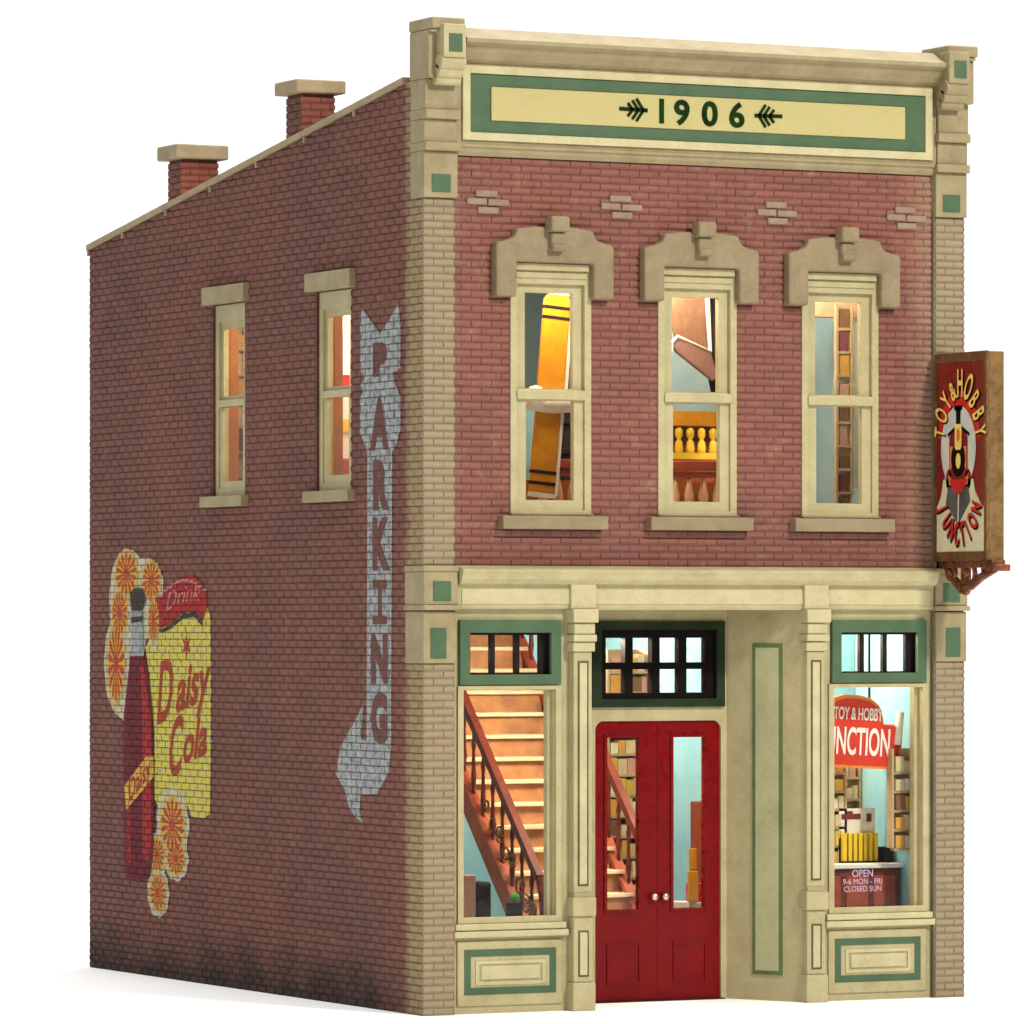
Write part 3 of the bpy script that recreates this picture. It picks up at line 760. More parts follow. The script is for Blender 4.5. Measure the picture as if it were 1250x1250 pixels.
m.text('Drink', lambda u, v, d: (L0(3), 6.32 - u, 4.33 + v + u*.13 - .16*u*u), .28, 0, .0, 1.5, .3)
for k in range(11):
    a = k / 10; y = 7.0 - 1.25*a; z = 4.43 + .17*math.sin(a*PI*.9) - .03
    m.face([(L0(3), y, z), (L0(3), y-.13, z+.016), (L0(3), y-.13, z+.04), (L0(3), y, z+.03)])
obj('ribbon_strokes', m, 'mural_pink', dm, recalc=False)
m = MB(); sk = .20
m.text('D', lambda u, v, d: (L0(2), 6.86 - u, 2.98 + v + u*sk), .98, 0, .022, .62, .25)
m.text('aisy', lambda u, v, d: (L0(2), 6.06 - u, 3.17 + v + u*sk), .70, 0, .020, .88, .25)
m.text('C', lambda u, v, d: (L0(2), 6.55 - u, 2.36 + v + u*sk), .92, 0, .020, .60, .25)
m.text('ola', lambda u, v, d: (L0(2), 5.98 - u, 2.56 + v + u*sk), .62, 0, .018, .92, .25)
st = [(6.2 + (.15 if i % 2 == 0 else .05)*math.cos(PI/2+i*PI/6), 3.84 + (.17 if i % 2 == 0 else .06)*math.sin(PI/2+i*PI/6)) for i in range(12)]
sheet(m, st, L0(2))
obj('script_lettering', m, 'mural_script', dm, recalc=False)
m = MB()
for k in range(26):
    y = random.uniform(5.6, 6.9); z = random.uniform(2.05, 4.0); w, h = random.uniform(.04, .14), random.uniform(.02, .05)
    sheet(m, [(y, z), (y-w, z+.01), (y-w*.9, z+h), (y+.02, z+h*.8)], L0(1))
obj('pale_patches', m, 'mural_cream', dm, recalc=False)

# ------------------------------------------------------------------ blade sign
sx0, sx1, sy0, sy1, sz0, sz1 = 6.2, 6.41, -.045, -1.12, 4.78, 7.03
BS = thing('blade_sign', (6.31, -.05, 4.5), 'upright brown framed blade sign with red steam engine face on the front wall', 'shop sign')
SGN = lambda u, v, d: (6.2 - d, -u, v)       # u = distance out from the wall
obj('case', MB().box(sx0+.012, sx1, sy1, sy0, sz0, sz1), 'edge', BS, .012)
m = frame_rect(MB(), SGN, .04, 1.125, 4.775, 7.035, .05, -.012, .02, .10); obj('frame', m, 'bronze', BS, .012)
fc = obj('sign_face', MB().box(6.19, 6.213, -1.08, -.085, 4.85, 6.94), 'maroon', BS)
def art(name, polys, mat, lvl):
    from mathutils.geometry import tessellate_polygon
    m = MB()
    for P in polys:
        for tri in tessellate_polygon([[Vector((u, v, 0)) for u, v in P]]): m.face([(6.19 - .0022*lvl, -P[i][0], P[i][1]) for i in tri])
    return obj(name, m, mat, fc, recalc=False)
ell = lambda cu, cv, ru, rv, a0=0, a1=2*PI, n=40: [(cu+ru*math.cos(a0+(a1-a0)*i/n), cv+rv*math.sin(a0+(a1-a0)*i/n)) for i in range(n+(a1-a0 < 6.2))]
art('cream_field', [[(.09, 4.855), (1.075, 4.855), (1.075, 5.34), (.98, 5.41), (.82, 5.62), (.80, 5.70), (.26, 5.70), (.24, 5.58), (.15, 5.44), (.09, 5.36)]], 'sign_cream', 1)
art('red_arch', [ell(.55, 6.02, .45, .60, .15, PI-.15) ], 'sign_red', 2)
art('grey_oval', [ell(.545, 6.0, .36, .46)], 'sign_grey', 3)
art('boiler', [[(.36, 6.12), (.36, 5.55), (.74, 5.55), (.74, 6.12), (.66, 6.19), (.44, 6.19)], ell(.75, 5.66, .06, .11), ell(.35, 5.66, .06, .11)], 'maroon', 4)
art('cab_roof', [[(.33, 6.12), (.55, 6.22), (.78, 6.12), (.78, 6.16), (.55, 6.27), (.33, 6.16)], [(.505, 6.25), (.50, 6.45), (.60, 6.45), (.59, 6.25)], [(.47, 6.41), (.63, 6.41), (.64, 6.46), (.46, 6.46)]], 'black', 5)
art('boiler_sides', [[(.38, 6.02), (.45, 6.02), (.45, 5.82), (.38, 5.76)], [(.66, 6.02), (.72, 6.02), (.72, 5.76), (.66, 5.82)], [(.34, 5.72), (.50, 5.60), (.36, 5.60)], [(.60, 5.60), (.76, 5.72), (.74, 5.60)]], 'sign_orange', 5)
art('smokebox', [ell(.55, 5.88, .145, .19)], 'black', 6)
art('headlight', [[(.485, 6.01), (.485, 6.26), (.625, 6.26), (.625, 6.01), (.60, 5.98), (.51, 5.98)], ell(.555, 5.86, .05, .085)], 'sign_yellow', 7)
art('headlight_number', [ell(.555, 6.14, .035, .07)], 'sign_orange', 8)
art('track_border', [[(.235, 5.66), (.17, 5.40), (.545, 5.09), (.93, 5.40), (.86, 5.66)]], 'sign_cream', 4)
art('track', [[(.34, 5.58), (.29, 5.40), (.545, 5.165), (.80, 5.42), (.76, 5.58)]], 'track', 5)
art('track_rail', [[(.55, 5.57), (.535, 5.2), (.56, 5.2), (.575, 5.57)]], 'sign_cream', 6)
art('pilot', [[(.38, 5.66), (.74, 5.66), (.66, 5.54), (.56, 5.50), (.44, 5.54)]], 'sign_red', 7)
def arc_text(name, chars, cu, cv, ru, rv, a0, a1, size, mat, lvl, flip=False, sx=.75, bold=.006, hs=None):
    m = MB(); n = len(chars)
    for i, ch_ in enumerate(chars):
        a = math.radians(a0 + (a1-a0)*i/(n-1)); pu, pv = cu+ru*math.cos(a), cv+rv*math.sin(a)
        # radial direction of the ellipse
        nu, nv = math.cos(a)/ru, math.sin(a)/rv; l = math.hypot(nu, nv); nu, nv = nu/l, nv/l
        if flip: nu, nv = -nu, -nv
        h = hs[i] if hs else 1
        f = lambda u, v, d: (6.19 - .0022*lvl, -(pu + u*nv + v*nu*h), pv - u*nu + v*nv*h)
        m.text(ch_, f, size, 0, bold, sx)
    return obj(name, m, mat, fc, recalc=False)
HT = [1.0, 1.2, 1.1, 1.0, 1.4, 1.4, 1.15, 1.15, 1.0]
arc_text('letter_shadow', 'TOY&HOBBY', .600, 5.975, .335, .57, 163, 17, .30, 'black', 4, bold=.012, hs=HT, sx=.58)
arc_text('letter_row', 'TOY&HOBBY', .585, 5.99, .335, .57, 163, 17, .30, 'sign_yellow', 5, bold=.006, hs=HT, sx=.58)
HJ = [1.0, 1.1, 1.2, 1.3, 1.3, 1.2, 1.1, 1.0]
arc_text('letter_shadow', 'JUNCTION', .595, 5.53, .46, .60, 202, 338, .27, 'black', 5, True, bold=.014, hs=HJ, sx=.56)
arc_text('letter_row', 'JUNCTION', .58, 5.55, .46, .60, 202, 338, .27, 'sign_red', 6, True, bold=.008, hs=HJ, sx=.56)
m = MB()
for z in (5.25, 6.82): m.box(6.25, 6.38, -.06, .06, z-.06, z+.06).ring([(.07, 0), (.07, .03)], (6.315, .02, z), 'y', 14)
m.box(6.24, 6.39, -.06, .058, 4.7, 7.0)
obj('wall_bracket', m, 'black', BS, .01)
m = MB()
def spiral(cy, cz, r, t0, t1, w=.03, x=6.3, n=18): m.tube([(x, cy + (r*(1-.6*i/n))*math.cos(t0+(t1-t0)*i/n), cz + (r*(1-.6*i/n))*math.sin(t0+(t1-t0)*i/n)) for i in range(n+1)], w)
spiral(-.30, 4.66, .12, 1.2, -4.4, x=6.26); spiral(-.62, 4.62, .13, 2.0, 7.5, x=6.28); spiral(-.95, 4.68, .09, 1.2, -3.5, x=6.3)
m.tube([(6.26, -.12, 4.76), (6.27, -.28, 4.60), (6.28, -.48, 4.47), (6.28, -.66, 4.50), (6.29, -.85, 4.60), (6.3, -1.12, 4.67)], [.03, .05, .06, .045, .05, .03])
m.box(6.23, 6.40, -1.16, -.06, 4.70, 4.785); m.box(6.22, 6.44, -1.20, -1.02, 4.66, 4.735).ball((6.3, -.52, 4.45), .05).box(6.25, 6.34, -.56, -.48, 4.46, 4.72)
obj('scrollwork', m, 'copper', BS, .008, smooth=False)

# ------------------------------------------------------------------ things inside
# staircase climbing to the rear: steps, stringers, rails, balusters
XL, XR, ys, n, ri, ru = 2.27, 3.62, 1.75, 16, .247, .238
ST = thing('staircase', ((XL+XR)/2, ys, .09), 'wooden staircase with pale nosings and dark red railings behind the left shop window', 'staircase')
for i in range(n):
    y = ys + i*ru; z = .37 + i*ri
    st_ = obj('step', MB().box(XL, XR, y, y+ru+.01, z, z+ri-.045), 'riser', ST)
    obj('nosing', MB().box(XL-.03, XR+.03, y-.08, y+ru, z+ri-.045, z+ri), 'nosing', st_, .008)
    if i > 0: pass
rl = lambda y, x, o: (x, y, .37 + (y-ys)/ru*ri + o)
for x in (XL-.05, XR+.05):
    m = MB().bar(rl(ys-.1, x, .02), rl(ys+n*ru, x, .02), .06, .30).bar(rl(ys-.1, x-.02, .20), rl(ys+n*ru, x-.02, .20), .12, .05)
    obj('stringer', m, 'redwood', ST)
    m = MB().bar(rl(ys-.06, x, 1.02), rl(ys+n*ru-.1, x, 1.02), .09, .09)
    m.tube([rl(ys-.06, x, 1.02), rl(ys-.14, x, .93), rl(ys-.17, x, .75), rl(ys-.17, x, .4), (x, ys-.17, .09)], [.045, .05, .045, .04, .05])
    obj('handrail', m, 'mahogany', ST)
bal = None
for x in (XL-.05, XR+.05):
    for i in range(n):
        y = ys + (i+.5)*ru; p = rl(y, x, .18)
        if bal is None:
            m = MB().ring([(.022, 0), (.022, .12), (.034, .20), (.024, .36), (.018, .52), (.03, .60), (.018, .66), (.018, .82)], p, 'z', 8)
            bal = obj('baluster', m, 'mahogany', ST, smooth=True, origin=p); b0 = Vector(p)
        else: dup(bal, Vector(p) - b0, ST)
orn = MB(); rr = random.Random(3)
for k in range(9):
    yy = ys - .12 + .16*k; cx, cy, cz = rl(yy, XL-.05, rr.uniform(.45, .62)); R0 = rr.uniform(.07, .12); a0 = rr.uniform(0, 6)
    orn.tube([(cx - .03, cy + R0*(1-.045*i)*math.cos(a0+i*.55), cz + R0*(1-.045*i)*math.sin(a0+i*.55)) for i in range(15)], .014, 6)
obj('rail_scrollwork', orn, 'copper', ST)
# small things at the foot of the stairs
props(obj('carton', MB().box(1.16, 1.38, 1.55, 1.8, .09, 1.38), 'pinkbox', bevel=.01), 'tall pink carton standing in the lower left corner of the left shop window', 'carton')
props(obj('suitcase_trunk', MB().box(1.41, 1.60, 1.6, 1.9, .09, 1.30), 'dark', bevel=.03), 'tall black case beside the pink carton below the staircase', 'case')
props(obj('toy_ball', MB().ball((1.80, 1.46, 1.13), .055), paint('green_ball', (.05, .35, .04)), smooth=True), 'small green toy ball below the staircase in the left shop window', 'ball')
props(obj('ball_stand', MB().box(1.73, 1.87, 1.40, 1.52, .09, 1.075), 'dark'), 'narrow dark stand under the small green toy ball', 'stand')
# shop sign hanging in the right window
SG = thing('hanging_shop_sign', (5.5, .52, 2.5), 'red hanging sign with white TOY & HOBBY JUNCTION lettering inside the right shop window', 'hanging sign')
tilt = math.radians(-3.2)
def SP(u, v, d): return (5.19 + u*math.cos(tilt) - v*math.sin(tilt), .52 + d, 2.83 + u*math.sin(tilt) + v*math.cos(tilt))
out = [(.37+.66*a, b) for a, b in [(-.95, -.30), (.70, -.30), (.80, -.20), (.84, 0), (.80, .16), (.66, .20), (.47, .20), (.43, .30), (.36, .40), (.20, .47), (0, .50), (-.3, .50), (-.5, .46), (-.62, .36), (-.68, .2), (-.95, .2), (-1.02, 0)]]
obj('board', MB().prism(out, SP, 0, .06), 'shop_orange', SG)
inn = [(.36 + (u-.36)*.95, .03+(v-.03)*.90) for u, v in out]
obj('red_field', MB().prism(inn, SP, -.012, .0), 'shop_red', SG)
m = MB(); m.text('TOY & HOBBY', lambda u, v, d: SP(u+.335, v+.23, -.018-d), .19, .006, .003, .50); m.text('JUNCTION', lambda u, v, d: SP(u+.33, v-.15, -.018-d), .42, .006, .008, .42)
obj('lettering', m, 'shop_white', SG)
obj('rod', MB().box(5.08, 5.10, .54, .56, 3.0, 4.31).box(5.7, 5.72, .54, .56, 3.1, 4.31), 'dark', SG)
# counter
CT = thing('counter', (5.6, .95, 0), 'dark brown shop counter with pale top edge behind the right shop window', 'counter')
obj('counter_front', MB().box(4.75, 6.2, .72, 1.25, .09, 1.40), 'counter', CT, .01)
obj('counter_top', MB().box(4.7, 6.22, .66, 1.3, 1.40, 1.45), 'ceiling', CT, .01)
m = MB()
for x in (4.95, 5.3, 5.65, 6.0): m.box(x-.14, x+.14, .705, .719, .75, 1.32)
objs('counter_panel', m, 'redwood', CT, .01)
props(obj('till', MB().box(6.10, 6.2, .85, 1.05, 1.451, 1.62), 'dark', bevel=.01), 'low dark till on the right end of the counter', 'till')
# display rack with yellow sticks
DR = thing('display_rack', (5.940, 0.970, 1.451), 'cream card display rack with yellow packets standing on the counter', 'display rack')
obj('header_card', MB().box(5.590, 6.05, 1.000, 1.020, 1.451, 2.05), 'white_gloss', DR)
objs('header_print', MB().box(5.620, 5.860, 0.992, 0.999, 1.93, 1.99).box(5.680, 5.760, 0.992, 0.999, 1.99, 2.02).box(5.940, 6.00, 0.992, 0.999, 1.9, 1.99), 'counter', DR)
pk = None
for i in range(7):
    if pk is None: pk = obj('packet', MB().box(5.600, 5.645, 0.920, 0.980, 1.451, 1.78), 'yellow_toy', DR, .004)
    else: dup(pk, (.066*i, 0, 0), DR)
obj('rack_tray', MB().box(5.580, 6.06, 0.910, 0.992, 1.4515, 1.47).box(5.580, 6.06, 0.985, 0.995, 1.451, 1.72), 'dark', DR)
# shelf towers with cartons
def shelves(name, x0, x1, y, d, zs, label, cat='shelf'):
    T = thing(name, ((x0+x1)/2, y, zs[0]), label, cat)
    m = MB().box(x0-.03, x0, y, y+d, zs[0], zs[-1]+.25).box(x1, x1+.03, y, y+d, zs[0], zs[-1]+.25).box(x0, x1, y+d-.02, y+d, zs[0], zs[-1]+.25)
    obj('rack_frame', m, 'shelfwood', T)
    for z in zs: obj('shelf_board', MB().box(x0+.001, x1-.001, y, y+d-.021, z-.03, z), 'shelfwood', T)
    return T
proto = {}
def goods(x0, x1, y, zs, label, group, hmax=.22, wlist=(.09, .16), pal=range(8)):
    for z in zs:
        x = x0 + .01
        while x < x1 - .06:
            w = min(random.uniform(*wlist), x1 - x); h = random.uniform(.6, 1) * hmax; k = random.choice(list(pal))
            if k not in proto: proto[k] = MB().box(0, 1, 0, 1, 0, 1); 
            if isinstance(proto[k], MB): 
                proto[k] = obj('carton', proto[k], GOODS[k], bevel=.0, origin=(0, 0, 0)); o = proto[k]
            else: o = proto[k].copy(); COL.objects.link(o)
            o.location = (x, y, z + .001); o.scale = (w - .008, .12, h); props(o, label, 'carton', group)
            x += w
Z1 = [1.452 + .2*i for i in range(7)]
shelves('display_shelf', 5.44, 5.66, 1.0, .14, Z1, 'narrow shelf tower full of small cartons left of the yellow packet rack')
goods(5.45, 5.65, .99, Z1, 'small carton on the narrow shelf tower left of the yellow packet rack', 'cartons on the left window shelf tower', .17, (.07, .12), (0, 1, 2, 3, 6, 1))
Z2 = [1.47 + .21*i for i in range(5)]
shelves('display_shelf', 5.95, 6.17, .42, .11, [z+.16 for z in Z2][:5], 'narrow shelf tower of cartons at the right edge of the right shop window')
goods(5.955, 6.16, .405, [z+.16 for z in Z2], 'small carton on the shelf tower at the right edge of the right shop window', 'cartons on the right window shelf tower', .18, (.10, .13), (0, 6, 0, 4, 1))
props(obj('paper_roll', MB().tube([(6.05, .52, 2.76), (6.09, .52, 3.12)], [.05, .045], 12), 'white_gloss', smooth=True), 'white paper roll leaning on top of the right window shelf', 'paper roll')
FG = thing('toy_figure', (5.710, 1.6, 2.0), 'small toy figure with blue trousers against the blue wall behind the counter', 'toy figure')
obj('legs', MB().box(5.680, 5.75, 1.60, 1.67, 2.05, 2.28), paint('blue_cloth', (.05, .12, .26)), FG, .01)
obj('torso', MB().ball((5.715, 1.63, 2.42), .05, .04, .15), 'white_gloss', FG, smooth=True); obj('head', MB().ball((5.715, 1.63, 2.61), .045), 'dark', FG, smooth=True)
obj('boots', MB().box(5.670, 5.76, 1.59, 1.67, 1.97, 2.05), 'redwood', FG, .01)
# shelf seen through the doors
Z3 = [.9 + .24*i for i in range(12)]
shelves('tall_shelf', 4.84, 5.35, 5.0, .3, Z3, 'tall shelf of buff and yellow cartons seen through the left door glass')
goods(4.85, 5.34, 5.02, Z3, 'small carton on the tall shelf seen through the left door glass', 'cartons on the tall shelf behind the doors', .2, (.09, .15), (0, 1, 2, 2, 6, 3, 4))
props(obj('cupboard', MB().box(5.35, 5.75, 3.6, 4.0, .09, 2.05), 'redwood', bevel=.02), 'red wooden cupboard seen through the right door glass', 'cupboard')
props(obj('toy_drum', MB().ring([(.12, 0), (.12, .2)], (4.45, 2.2, 1.0), 'z', 20), 'sign_red', smooth=False, bevel=.01), 'small red toy drum low behind the right door glass', 'toy drum')
props(obj('plinth', MB().box(4.25, 4.65, 2.0, 2.4, .09, .999), 'white_gloss', bevel=.01), 'white plinth under the red toy drum behind the doors', 'plinth')
props(obj('toy_blocks', MB().box(4.22, 4.34, 1.95, 2.0, 1.0, 1.35).box(4.24, 4.32, 1.95, 2.0, 1.36, 1.6), 'orange_wing', bevel=.01), 'stack of orange toy blocks at the edge of the right door glass', 'toy blocks')
WC = thing('window_sticker', (5.6, .19, 1.0), 'white opening hours lettering stuck low on the right shop window', 'window lettering')
m = MB()
for t_, z, s_ in (('OPEN', 1.335, .11), ('9-6 MON - FRI', 1.255, .085), ('CLOSED SUN', 1.175, .085)): m.text(t_, lambda u, v, d, z=z: (5.42 + u, .198, z + v), s_, 0, .0, .95)
obj('lettering', m, 'ink', WC)
Z5 = [1.9 + .24*i for i in range(4)]
shelves('wall_shelf', 5.80, 6.20, 1.60, .12, Z5, 'wide wall shelf of cartons on the blue wall behind the counter')
goods(5.81, 6.19, 1.605, Z5, 'small carton on the wall shelf behind the counter', 'cartons on the wall shelf behind the counter', .18, (.08, .13), (0, 1, 2, 3, 6, 1))
Z6 = [4.9 + .3*i for i in range(9)]
shelves('side_shelf', .60, 1.45, 6.9, .14, Z6, 'broad shelf of cartons seen through the rear side window')
goods(.61, 1.44, 6.91, Z6, 'small carton on the broad shelf behind the rear side window', 'cartons on the shelf behind the rear side window', .24, (.11, .17), (0, 1, 2, 6, 7, 3, 5))
# upstairs: balustrade, planes, shelf
BA = thing('balustrade', (3.6, 1.45, 4.40), 'red rail on turned cream balusters seen low in the first and middle upstairs windows', 'balustrade')
obj('top_rail', MB().box(2.05, 4.75, 1.38, 1.50, 5.78, 5.88).box(2.05, 4.75, 1.40, 1.48, 5.70, 5.76), 'redwood', BA, .01)
obj('bottom_rail', MB().box(2.05, 4.75, 1.38, 1.50, 4.401, 4.5), 'redwood', BA, .01)
bl = None
for i in range(15):
    x = 2.14 + i*.18
    if bl is None: bl = obj('baluster', MB().ring([(.05, 0), (.03, .06), (.03, .7), (.045, .78), (.03, .84), (.052, .93), (.056, 1.0), (.035, 1.1), (.022, 1.16), (.03, 1.2)], (x, 1.44, 4.5), 'z', 12), 'peach', BA, smooth=True)
    else: dup(bl, (.18*i, 0, 0), BA)
obj('backing_board', MB().box(2.05, 4.75, 1.75, 1.78, 4.42, 5.66), 'wall_brown', BA)
# orange winged plane hanging on end in the first window
PL = thing('model_plane', (2.15, 1.0, 6.5), 'hanging model plane with orange striped wings and white body in the first upstairs window', 'model plane')
def tiltp(u, v, d, a=math.radians(-5), c=(1.99, 6.48)): return (c[0] + u*math.cos(a) - v*math.sin(a), 1.0 + d, c[1] + u*math.sin(a) + v*math.cos(a))
m = MB().prism([(-.15, .08), (.17, .08), (.17, 1.10), (.13, 1.16), (-.11, 1.16), (-.15, 1.10)], tiltp, 0, .05)
m.prism([(-.15, -.98), (.15, -.98), (.15, -.08), (-.15, -.08)], tiltp, 0, .05)
wg = obj('wing', m, 'orange_wing', PL, .015)
m = MB()
for v in (1.02, .91, -.88, -.76): m.prism([(-.152, v-.018), (.172 if v > 0 else .152, v-.018), (.172 if v > 0 else .152, v+.018), (-.152, v+.018)], tiltp, -.003, .053)
objs('wing_stripe', m, 'dark', wg)
m = MB().prism([(.17, .08), (.205, .08), (.205, 1.12), (.17, 1.12)], tiltp, -.005, .06).prism([(.15, -1.0), (.185, -1.0), (.185, -.08), (.15, -.08)], tiltp, -.005, .06).prism([(-.15, 1.16), (.17, 1.16), (.17, 1.22), (-.15, 1.22)], tiltp, 0, .05).prism([(-.15, -1.03), (.17, -1.03), (.17, -.98), (-.15, -.98)], tiltp, 0, .05)
objs('wing_edge', m, 'white_gloss', wg)
m = MB().ball(tiltp(.05, 0, 0), .40, .09, .12, 20); m.ball(tiltp(-.18, .02, -.02), .13, .10, .14)
obj('fuselage', m, 'white_gloss', PL, smooth=True)
obj('thread', MB().tube([tiltp(0, 1.2, .02), (2.1, 1.02, 8.25)], .006, 6), 'dark', PL)
# second plane: brown wing with cream edge
P2 = thing('model_plane', (3.9, 1.1, 7.2), 'hanging model plane with brown cream-edged wings in the middle upstairs window', 'model plane')
fa_ = lambda u, v, d: (u, 1.1 + d, v)
m = MB().prism([(3.42, 7.70), (4.02, 7.70), (4.03, 7.02), (3.92, 7.02), (3.60, 7.17)], fa_, 0, .03)
obj('wing', m, 'brown_wing', P2, .008)
m = MB().prism([(3.52, 7.17), (3.60, 7.20), (3.98, 7.06), (4.06, 6.80), (4.0, 6.74), (3.56, 7.04), (3.50, 7.10)], fa_, -.10, -.04); obj('tailplane', m, paint('plane_mauve', (.32, .17, .14)), P2, .02)
m = MB().tube([fa_(3.49, 7.06, -.09), fa_(3.49, 7.15, -.09), fa_(3.56, 7.22, -.09), fa_(3.97, 7.07, -.09), fa_(3.93, 7.72, -.09)], [.02, .022, .022, .025, .03], 8); obj('wing_edge', m, 'white_gloss', P2)
obj('fuselage', MB().tube([fa_(4.09, 7.7, .1), fa_(4.06, 7.0, .08), fa_(4.09, 6.62, .05)], [.05, .07, .03], 12), 'dark', P2, smooth=True)
obj('thread', MB().tube([fa_(4.05, 7.0, .03), (4.05, 1.15, 8.25)], .006, 6), 'dark', P2)
# toy shelf with yellow header (middle window)
US = thing('toy_shelf', (3.95, 2.4, 5.9), 'toy shelf with orange header and yellow board in the middle upstairs window', 'shelf')
obj('header', MB().box(3.6, 5.0, 2.3, 2.4, 6.30, 6.47), 'orange_wing', US, .01); obj('board', MB().box(3.6, 5.0, 2.2, 2.5, 5.93, 6.00), 'yellow_toy', US)
obj('back_board', MB().box(3.6, 5.0, 2.5, 2.53, 4.41, 6.47), 'counter', US); obj('base', MB().box(3.6, 5.0, 2.2, 2.5, 4.401, 5.93), 'redwood', US)
fg = None
for i in range(9):
    x = 3.70 + i*.145
    if i == 0:
        fg = props(obj('toy_skittle', MB().ring([(.045, 0), (.05, .05), (.04, .12), (.02, .15), (.045, .19), (.045, .25), (.02, .28)], (x, 2.3, 6.001), 'z', 10), 'yellow_toy', smooth=True), 'yellow toy skittle on the shelf in the middle upstairs window', 'skittle', 'yellow skittles on the upstairs shelf')
    else: dup(fg, (.145*i, 0, 0))
# dark goods post and pale things in the right upstairs window
Z4 = [5.3 + .26*i for i in range(9)]
shelves('narrow_shelf', 5.70, 5.86, 1.2, .05, Z4, 'narrow dark shelf post with cartons in the right upstairs window')
goods(5.71, 5.85, 1.21, Z4, 'small carton on the narrow shelf post in the right upstairs window', 'cartons on the right upstairs shelf post', .22, (.1, .15), (4, 5, 7, 6, 4, 7, 3))
props(obj('shelf_foot', MB().box(5.68, 5.88, 1.18, 1.38, 4.401, 5.26), 'counter'), 'dark plinth carrying the narrow shelf post upstairs', 'plinth')
props(obj('white_banner', MB().box(5.91, 5.98, 1.25, 1.27, 5.6, 7.45), 'white_gloss'), 'tall narrow white banner beside the shelf post in the right upstairs window', 'banner')
props(obj('toy_glider', MB().prism([(5.12, 7.42), (5.22, 7.30), (5.34, 7.16), (5.38, 7.06), (5.30, 7.02), (5.20, 7.14), (5.10, 7.22)], FR, 1.3, 1.34), 'peach', bevel=.012), 'cream toy glider hanging in the right upstairs window', 'toy glider')
props(obj('ceiling_beam', MB().box(4.7, 6.23, 1.35, 1.50, 7.50, 7.72), 'peach', bevel=.01), 'pale wooden beam across the top of the right upstairs window', 'beam')
props(obj('goods_column', MB().box(2.62, 2.78, 1.9, 2.05, 4.401, 6.5).box(2.58, 2.82, 1.85, 2.06, 5.95, 6.02).box(2.58, 2.82, 1.85, 2.06, 6.28, 6.33), 'dark', bevel=.01), 'dark column stand at the right edge of the first upstairs window', 'stand')
props(obj('blue_screen', MB().box(2.2, 3.04, 2.6, 2.64, 4.401, 6.55), 'wall_blue'), 'light blue screen behind the orange winged plane upstairs', 'screen')
# tall dark things the side windows look onto
props(obj('poster_stand', MB().box(.95, 1.35, 4.6, 4.65, 4.401, 7.6), 'white_gloss'), 'white poster stand seen through the front side window', 'poster stand')
m = MB().box(1.0, 1.3, 4.585, 4.599, 6.75, 6.9); props(obj('poster', m, 'sign_red'), 'red poster on the white stand behind the front side window', 'poster')
m = MB().box(1.0, 1.3, 4.585, 4.599, 6.25, 6.4); props(obj('poster', m, 'yellow_toy'), 'yellow poster on the white stand behind the front side window', 'poster')
m = MB().box(1.0, 1.3, 4.3, 4.5, 4.401, 5.95); props(obj('toy_chest', m, 'redwood', bevel=.02), 'red wooden chest below the posters behind the front side window', 'chest')

# ------------------------------------------------------------------ added ceiling lamps, made up to brighten the rooms behind the windows
def lamp(x, y, z, P, label, group):
    T = thing('added_lamp', (x, y, z), label, 'added ceiling lamp', group)
    obj('shade', MB().ring([(.03, 0), (.12, -.05), (.13, -.07)], (x, y, z), 'z', 16), 'white_gloss', T)
    obj('bulb', MB().ball((x, y, z-.12), .05), 'added_lamp_glow', T, smooth=True)
    l = bpy.data.lights.new('added_lamp_light', 'POINT'); l.energy = P; l.color = (1, .84, .64); l.shadow_soft_size = .12
    o = bpy.data.objects.new('added_lamp_light', l); COL.objects.link(o); o.parent = T; o.location = (0, 0, -.28)
G1, G2 = 'added lamps under the shop ceiling', 'added lamps under the upstairs ceiling'
lamp(2.6, 1.25, 4.30, 330, 'added small white ceiling lamp over the staircase foot', G1)
lamp(4.4, 1.7, 4.30, 150, 'added small white ceiling lamp behind the fanlight', G1)
lamp(5.2, 1.1, 4.30, 105, 'added small white ceiling lamp just behind the right shop window', G1)
lamp(4.6, 6.2, 4.30, 380, 'added small white ceiling lamp at the back of the shop', G1)
lamp(1.8, .45, 8.24, 150, 'added small white ceiling lamp in the first upstairs window bay', G2)
lamp(3.3, .75, 8.24, 140, 'added small white ceiling lamp in the middle upstairs window bay', G2)
lamp(5.0, .75, 8.24, 85, 'added small white ceiling lamp in the right upstairs window bay', G2)
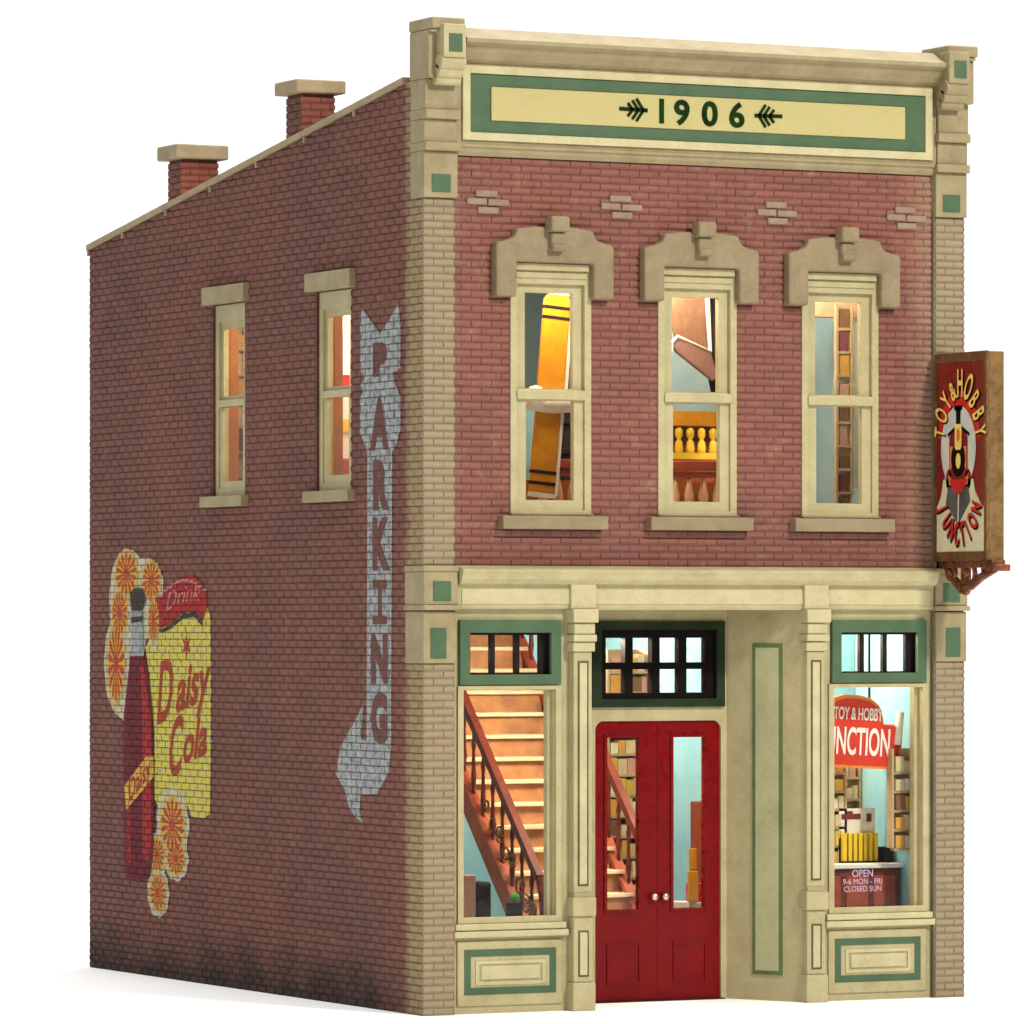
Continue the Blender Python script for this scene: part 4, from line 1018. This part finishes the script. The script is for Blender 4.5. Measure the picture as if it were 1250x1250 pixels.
lamp(.9, 1.3, 8.24, 22, 'added small white ceiling lamp near the front side window', G2)
lamp(1.2, 3.95, 8.24, 190, 'added small white ceiling lamp near the rear side window', G2)

# ------------------------------------------------------------------ studio light
w = bpy.data.worlds.new('World'); S.world = w; w.use_nodes = True
nt = w.node_tree; bg = nt.nodes['Background']
tc = N(nt, 'ShaderNodeTexCoord')
dp = N(nt, 'ShaderNodeVectorMath', operation='DOT_PRODUCT')
nt.links.new(tc.outputs['Generated'], dp.inputs[0]); dp.inputs[1].default_value = (.45, .89, .05)
s = ramp(nt, dp.outputs['Value'], .15, .6, .24, 1.15)
nt.links.new(s, bg.inputs['Strength']); bg.inputs['Color'].default_value = (1, 1, 1, 1)
def area(name, loc, target, size, P, col=(1, 1, 1)):
    l = bpy.data.lights.new(name, 'AREA'); l.shape = 'DISK'; l.size = size; l.energy = P; l.color = col
    o = bpy.data.objects.new(name, l); COL.objects.link(o); o.location = loc
    o.rotation_euler = (Vector(target) - Vector(loc)).to_track_quat('-Z', 'Y').to_euler()
area('fill_softbox', (-26, -20, 10), (2, 2, 4), 9, 2000, (1, .98, .95))
area('key_softbox', (9.5, -29, 26), (3.3, 0, 5), 3.6, 12500, (1, .95, .86))
area('top_softbox', (5, 8, 42), (5, 8, 0), 50, 30000, (1, .99, .97))

# ------------------------------------------------------------------ camera
cam = bpy.data.cameras.new('Camera'); co_ = bpy.data.objects.new('Camera', cam); COL.objects.link(co_)
co_.location = (-24.88945, -51.31724, 4.10499)
co_.rotation_euler = (math.radians(90 + .019), math.radians(0), math.radians(-26.8011))
cam.sensor_width = 36; cam.lens = 192.256; cam.shift_y = (757.926 - 625) / 1250
cam.clip_start = 1; cam.clip_end = 2000
S.camera = co_
S.render.resolution_x = 1024; S.render.resolution_y = 1024
S.view_settings.view_transform = 'Standard'; S.view_settings.look = 'None'; S.view_settings.exposure = 0; S.view_settings.gamma = 1
S.cycles.max_bounces = 8; S.cycles.transparent_max_bounces = 64
for k, v in list(proto.items()): pass
